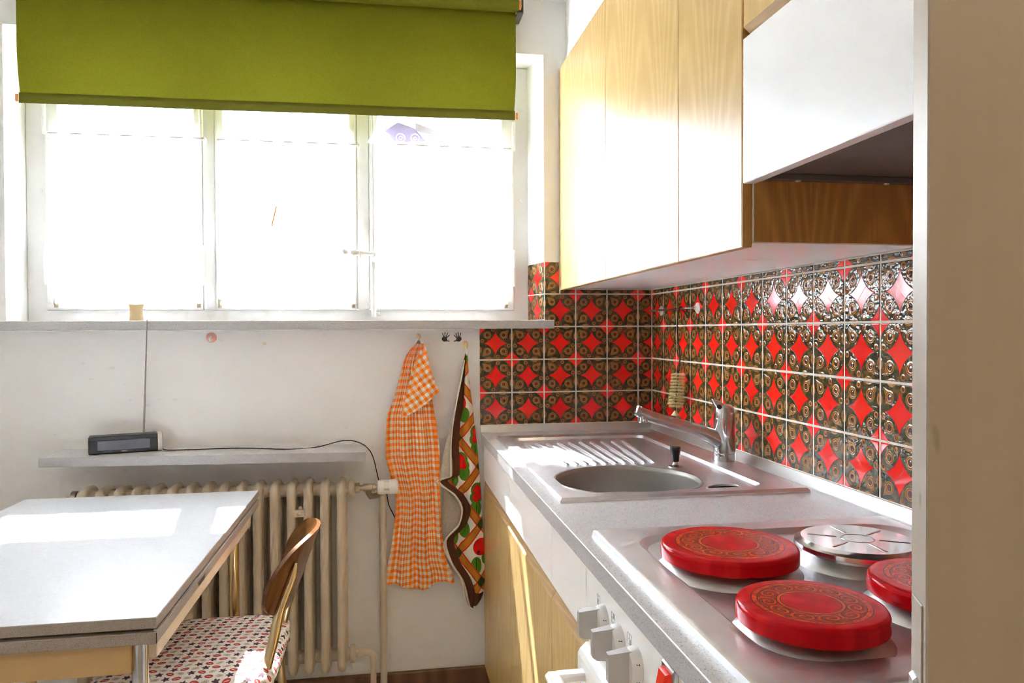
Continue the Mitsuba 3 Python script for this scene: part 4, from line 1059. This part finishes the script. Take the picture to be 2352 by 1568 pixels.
for x, y, r, kind in COV:
    if kind == 'red':
        c = thing('hotplate_cover', cvl[ci], 'hotplate cover', 'red enamel hotplate covers')
        ci += 1
        ztop, zbot = .9275, .9080
        pr = [(0, zbot + .016), (r - .0015, zbot + .016), (r - .0015, zbot), (r, zbot), (r, ztop - .006), (r - .0008, ztop - .0035), (r - .0022, ztop - .0014), (r - .005, ztop - .0003), (r - .009, ztop), (r * .8, ztop), (r * .5, ztop), (0, ztop)]
        mm = lathe(pr, 96, (x, y, 0))
        uvc = (mm.vertices[:, :2] - [x, y]) / r
        ang = {0: .2, 1: .9, 2: 2.0}[ci - 1]
        uvc = uvc @ np.array([[math.cos(ang), -math.sin(ang)], [math.sin(ang), math.cos(ang)]])
        obj('lid', mm, 'enamel', c, True, uv=uvc)
        obj('underside', lathe([(0, hz + .006), (r - .012, hz + .006), (r - .012, zbot + .0155), (0, zbot + .0155)], 48, (x, y, 0)), 'steel_satin', c, 40)
    else:
        c = thing('hotplate_cover', 'plain polished steel hotplate cover with pressed spokes, next to the tiled wall', 'hotplate cover')
        ztop = .9235
        base = lathe([(0, hz + .006), (r - .012, hz + .006), (r - .011, .9105), (r + .001, .9105), (r + .002, .912), (r + .001, .9175), (r - .002, .9192), (r - .0045, .9205), (r - .008, ztop), (r - .010, ztop), (0, ztop)], 96, (x, y, 0))
        obj('lid', base, 'steel_lid', c, 30)
        for k in range(6):
            q = k * math.pi / 3 + .5
            e = np.array([math.cos(q), math.sin(q), 0])
            a_, b_ = np.array([x, y, ztop - .0011]) + e * .027, np.array([x, y, ztop - .0011]) + e * (r - .016)
            obj('spoke', tube([a_, a_ + e * .003, b_ - e * .003, b_], [.0006, .0022, .0022, .0006], 10, up=(0, 0, 1), flat=1.2), 'steel_lid', c, True)
        a = lin(0, 2 * np.pi, 40)
        obj('centre_ring', tube(np.stack([x + .022 * np.cos(a), y + .022 * np.sin(a), np.full(40, ztop - .0006)], 1), .0014, 8), 'steel_lid', c, True)

# ------------------------------------------------------------------ wall cabinets, hood
XD, ZD0, ZD1 = -.327, 1.3625, 2.104
def wall_cabinet(y1, y0, lab, end=False, first=False):
    c = thing('wall_cabinet', lab, 'cabinet')
    obj('carcass', cb(-.308, .003, y0 + .0005, y1 - .0005, 1.3685, ZD1, .0008), 'hood_white', c)
    obj('door', cb(XD, -.309, y0 + .0009, y1 - .0009, ZD0, ZD1, .0012), 'oak', c)
    obj('door_edge', cb(XD + .0012, -.3092, y0 + .001, y1 - .001, ZD0 - .0006, ZD0 + .002, .0004), 'oak_edge', c)
    if first:
        obj('side_panel', cb(-.325, -.309, y1 - .0008, -.003, ZD0, ZD1 - .001, .001), 'oak', c)
    if end:
        obj('side_panel', cb(-.3065, .003, y0 - .0022, y0, 1.3705, ZD1, .0008), 'oak_dark', c)
        obj('door_side', cb(XD + .0008, -.3095, y0 - .0006, y0 + .0012, ZD0 + .0005, ZD1, .0004), 'oak_dark', c)
        obj('edge_strip', cb(-.3088, -.3068, y0 - .0024, y0, 1.3705, ZD1, .0003), 'lam_white', c)
wall_cabinet(-.034, -.544, 'oak wall cabinet nearest the window above the drainer', first=True)
wall_cabinet(-.544, -1.0455, 'middle oak wall cabinet above the sink bowl')
wall_cabinet(-1.0455, -1.316, 'narrow oak wall cabinet beside the white extractor hood', end=True)
hd_ = thing('extractor_hood', 'white flat-fronted extractor hood above the hob', 'extractor hood')
obj('front_panel', cb(XD, -.306, -1.945, -1.3195, 1.464, 1.6985, .0015), 'hood_white', hd_)
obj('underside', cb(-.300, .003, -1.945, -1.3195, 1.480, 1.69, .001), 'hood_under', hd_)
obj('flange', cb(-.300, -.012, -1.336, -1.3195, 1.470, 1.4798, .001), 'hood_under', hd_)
for x in (-.235, -.075):
    obj('screw', lathe([(0, 0), (.005, 0), (.004, .0025), (0, .003)], 16, (x, -1.3285, 1.470), (0, 0, -1)), 'chrome', hd_)
obj('front_gap', cb(-.312, -.02, -1.945, -1.3195, 1.699, 1.714, .0005), 'dark_gap', hd_)
tc = thing('wall_cabinet', 'short oak wall cabinet directly above the white extractor hood', 'cabinet')
obj('carcass', box(-.308, .003, -1.945, -1.3195, 1.7145, ZD1), 'hood_white', tc)
obj('door', hull([(x, y, z) for x, z in ((XD, 1.7165), (XD + .012, 1.706), (-.309, 1.706), (-.309, ZD1), (XD, ZD1)) for y in (-1.945, -1.3225)]), 'oak', tc)
obj('door_edge', hull([(x, y, z) for x, z in ((XD - .0002, 1.7163), (XD + .0118, 1.7055), (-.3095, 1.7055), (-.3095, 1.7075)) for y in (-1.945, -1.3225)]), 'oak_edge', tc)

# ------------------------------------------------------------------ table
tb = thing('table', 'extending kitchen table with pale laminate top and tubular metal legs', 'table')
TX0, TX1, TY0, TY1 = -1.867, -1.262, -1.212, -.262
def tslab(z0, z1, m_top, name):
    k = obj(name, cb(TX0, TX1, TY0, TY1, z0, z1, .0012), 'linen_edge', tb)
    return k
k = tslab(.7590, .7765, None, 'top_leaf')
obj('surface', cb(TX0 + .0006, TX1 - .0006, TY0 + .0006, TY1 - .0006, .7757, .7772, .0004), 'table_top', k)
k = tslab(.7340, .7530, None, 'extension_leaf')
obj('seam', cb(TX1 - .0005, TX1 + .0003, TY0 - .0003, TY0 + .0008, .7345, .7525, .0002), 'black', k)
obj('core', box(TX0 + .02, TX1 - .012, TY0 + .02, TY1 - .02, .7525, .7595), 'dark_gap', tb)
obj('runner', cb(TX1 - .006, TX1 + .0004, TY0 + .004, -.955, .7535, .7568, .0008), 'chrome', tb)
obj('finger_pull', hull([(TX1 + .001, -.898, .7455), (TX1 + .001, -.952, .7455), (TX1 + .001, -.905, .7365), (TX1 + .001, -.945, .7365), (TX1 - .004, -.898, .7455), (TX1 - .004, -.952, .7455), (TX1 - .004, -.905, .7365), (TX1 - .004, -.945, .7365)]), 'dark_metal', tb)
ap = obj('apron', cat(cb(TX0 + .02, TX1 - .046, -1.190, -1.172, .680, .7338, .001)), 'table_apron', tb)
obj('apron', cat(cb(TX1 - .034, TX1 - .016, -1.155, -.300, .690, .7338, .001)), 'table_apron_pale', tb)
obj('apron', cat(cb(TX0 + .02, TX1 - .02, -.302, -.284, .680, .7338, .001), cb(TX0 + .016, TX0 + .034, -1.17, -.30, .680, .7338, .001)), 'table_apron_pale', tb)
for x, y in ((-1.299, -1.172), (-1.318, -.325), (-1.83, -1.172), (-1.83, -.325)):
    sx = .014 if y > -1 else 0.0
    k = obj('leg', tube([(x, y, .012), (x, y, .7338)], .0125, 24), 'chrome' if y < -1 else 'brass', tb, 40)
    obj('foot', lathe([(0, 0), (.014, 0), (.014, .02), (0, .021)], 20, (x, y, 0)), 'black', k, 40)

# ------------------------------------------------------------------ chair
ch = thing('chair', 'tubular metal chair with curved brown plywood back and leaf-print seat pad', 'chair')
SX0, SX1, SY0, SY1, SZ = -1.545, -1.150, -.800, -.395, .482
def superr(x0, x1, y0, y1, e, n):
    t = lin(0, 2 * np.pi, n, )[:-1] if False else np.linspace(0, 2 * np.pi, n, endpoint=False)
    c, s = np.cos(t), np.sin(t)
    return np.stack([(x0 + x1) / 2 + (x1 - x0) / 2 * np.sign(c) * np.abs(c) ** (2 / e), (y0 + y1) / 2 + (y1 - y0) / 2 * np.sign(s) * np.abs(s) ** (2 / e)], 1)
n = 96
ringsP = []
ctr = np.array([(SX0 + SX1) / 2, (SY0 + SY1) / 2])
base_ring = superr(SX0, SX1, SY0, SY1, 6.5, n)
for s_, z in ((0.0, SZ + .004), (.25, SZ + .0038), (.5, SZ + .003), (.75, SZ + .001), (.90, SZ - .003), (.965, SZ - .009), (.995, SZ - .018), (1.0, SZ - .028), (.99, SZ - .040), (.93, SZ - .046), (0.0, SZ - .046)):
    rr_ = ctr + (base_ring - ctr) * s_
    zz = np.full(n, z) + (.0025 * np.sin(np.arange(n) * .9) * (s_ > .95) * (s_ < 1.01) if s_ < 1 else 0)
    ringsP.append(np.column_stack([rr_, zz]))
ringsP = np.array(ringsP)
ringsP = np.concatenate([ringsP, ringsP[:, :1]], 1)
mm = sheet(ringsP)
if mm.volume < 0:
    mm.invert()
uvs = mm.vertices[:, :2].copy()
uvs[:, 1] += 0
side = mm.vertices[:, 2] < SZ - .01
uvs = uvs + np.where(side[:, None], (uvs - ctr) / (np.linalg.norm(uvs - ctr, axis=1, keepdims=True) + 1e-9) * (SZ - .01 - mm.vertices[:, 2:3]), 0)
obj('seat', mm, 'leaf_cloth', ch, True, uv=uvs)
obj('seat_board', tm(rrect(SX0 + .012, SX1 - .012, SY0 + .012, SY1 - .012, .04).extrude(.010).translate([0, 0, SZ - .057])), 'oak_dark', ch)
# curved backrest
byc = (SY0 + SY1) / 2
def back_pt(s, h, off):
    """s across (-.195..), h up (-.09...09), off = thickness offset along +x."""
    x = -1.100 + .36 * h - 1.9 * s * s + off
    return np.stack([x, byc + s, .669 + h + .0 * s], -1)
nu, nv = 48, 26
ss, tt_ = np.meshgrid(lin(-1, 1, nu), lin(-1, 1, nv), indexing='ij')
hh = .088 * (1 - .38 * np.abs(ss) ** 3.2) * np.sqrt(np.clip(1 - np.abs(ss) ** 9, 0.02, 1))
P = back_pt(ss * .180, tt_ * hh + .006 * np.abs(ss) ** 2 * -1, 0)
obj('backrest', sheet(P, .009), 'chair_wood', ch, 45)
for sgn in (-1, 1):
    s0 = sgn * .125
    top = back_pt(np.array(s0), np.array(.035), .010)
    mid = back_pt(np.array(s0), np.array(-.02), .013)
    low = back_pt(np.array(s0), np.array(-.085), .014)
    path = smooth_path([top, mid, low, (-1.152, byc + sgn * .128, .555), (-1.176, byc + sgn * .136, .45), (-1.176, byc + sgn * .150, .30), (-1.140, byc + sgn * .185, .012)], 70)
    k = obj('rear_leg', tube(path, np.interp(np.arange(70), [0, 3, 9, 14, 69], [.003, .0095, .0105, .0112, .0112]), 18), 'brass', ch, True)
    lp2 = smooth_path([(-1.165, byc + sgn * .170, .418), (-1.35, byc + sgn * .172, .418), (-1.50, byc + sgn * .170, .412), (-1.525, byc + sgn * .172, .385), (-1.545, byc + sgn * .182, .20), (-1.558, byc + sgn * .188, .012)], 60)
    obj('front_leg', tube(lp2, .0105, 16), 'brass', ch, True)
obj('cross_bar', tube([(-1.172, byc - .172, .418), (-1.172, byc + .172, .418)], .0095, 14), 'brass', ch, 40)
obj('cross_bar', tube([(-1.47, byc - .172, .416), (-1.47, byc + .172, .416)], .0095, 14), 'brass', ch, 40)

# ------------------------------------------------------------------ open door leaf
dl = 'door_1'
labels[dl] = {'kind': 'structure'}
DT = np.array([math.sin(math.radians(24.7)), math.cos(math.radians(24.7)), 0])      # across the leaf's thickness, away from the viewer
DW = np.array([DT[1], -DT[0], 0])                                                     # along the leaf's width, to the hinges
D0 = np.array([-.577, -2.056, 0])                                                    # near corner of the free edge
def leaf(w0, w1, t0, t1, z0, z1, c=.002):
    m = cb(w0, w1, t0, t1, z0, z1, c)
    V = m.vertices
    m.vertices = D0 + V[:, :1] * DW + V[:, 1:2] * DT + np.stack([0 * V[:, 0], 0 * V[:, 0], V[:, 2]], 1)
    m.fix_normals()
    return m
struct('leaf', leaf(0, .66, 0, .036, .012, 2.05, .0012), 'door_paint', dl)
lk = struct('lock_plate', leaf(-.0012, .001, .006, .030, .86, 1.056, .0006), 'door_paint', dl)
struct('latch', leaf(-.004, .001, .012, .026, .975, 1.008, .002), 'chrome', dl)
for z in (.25, 1.80):
    struct('hinge', leaf(.658, .672, -.008, .006, z, z + .10, .003), 'alu', dl)
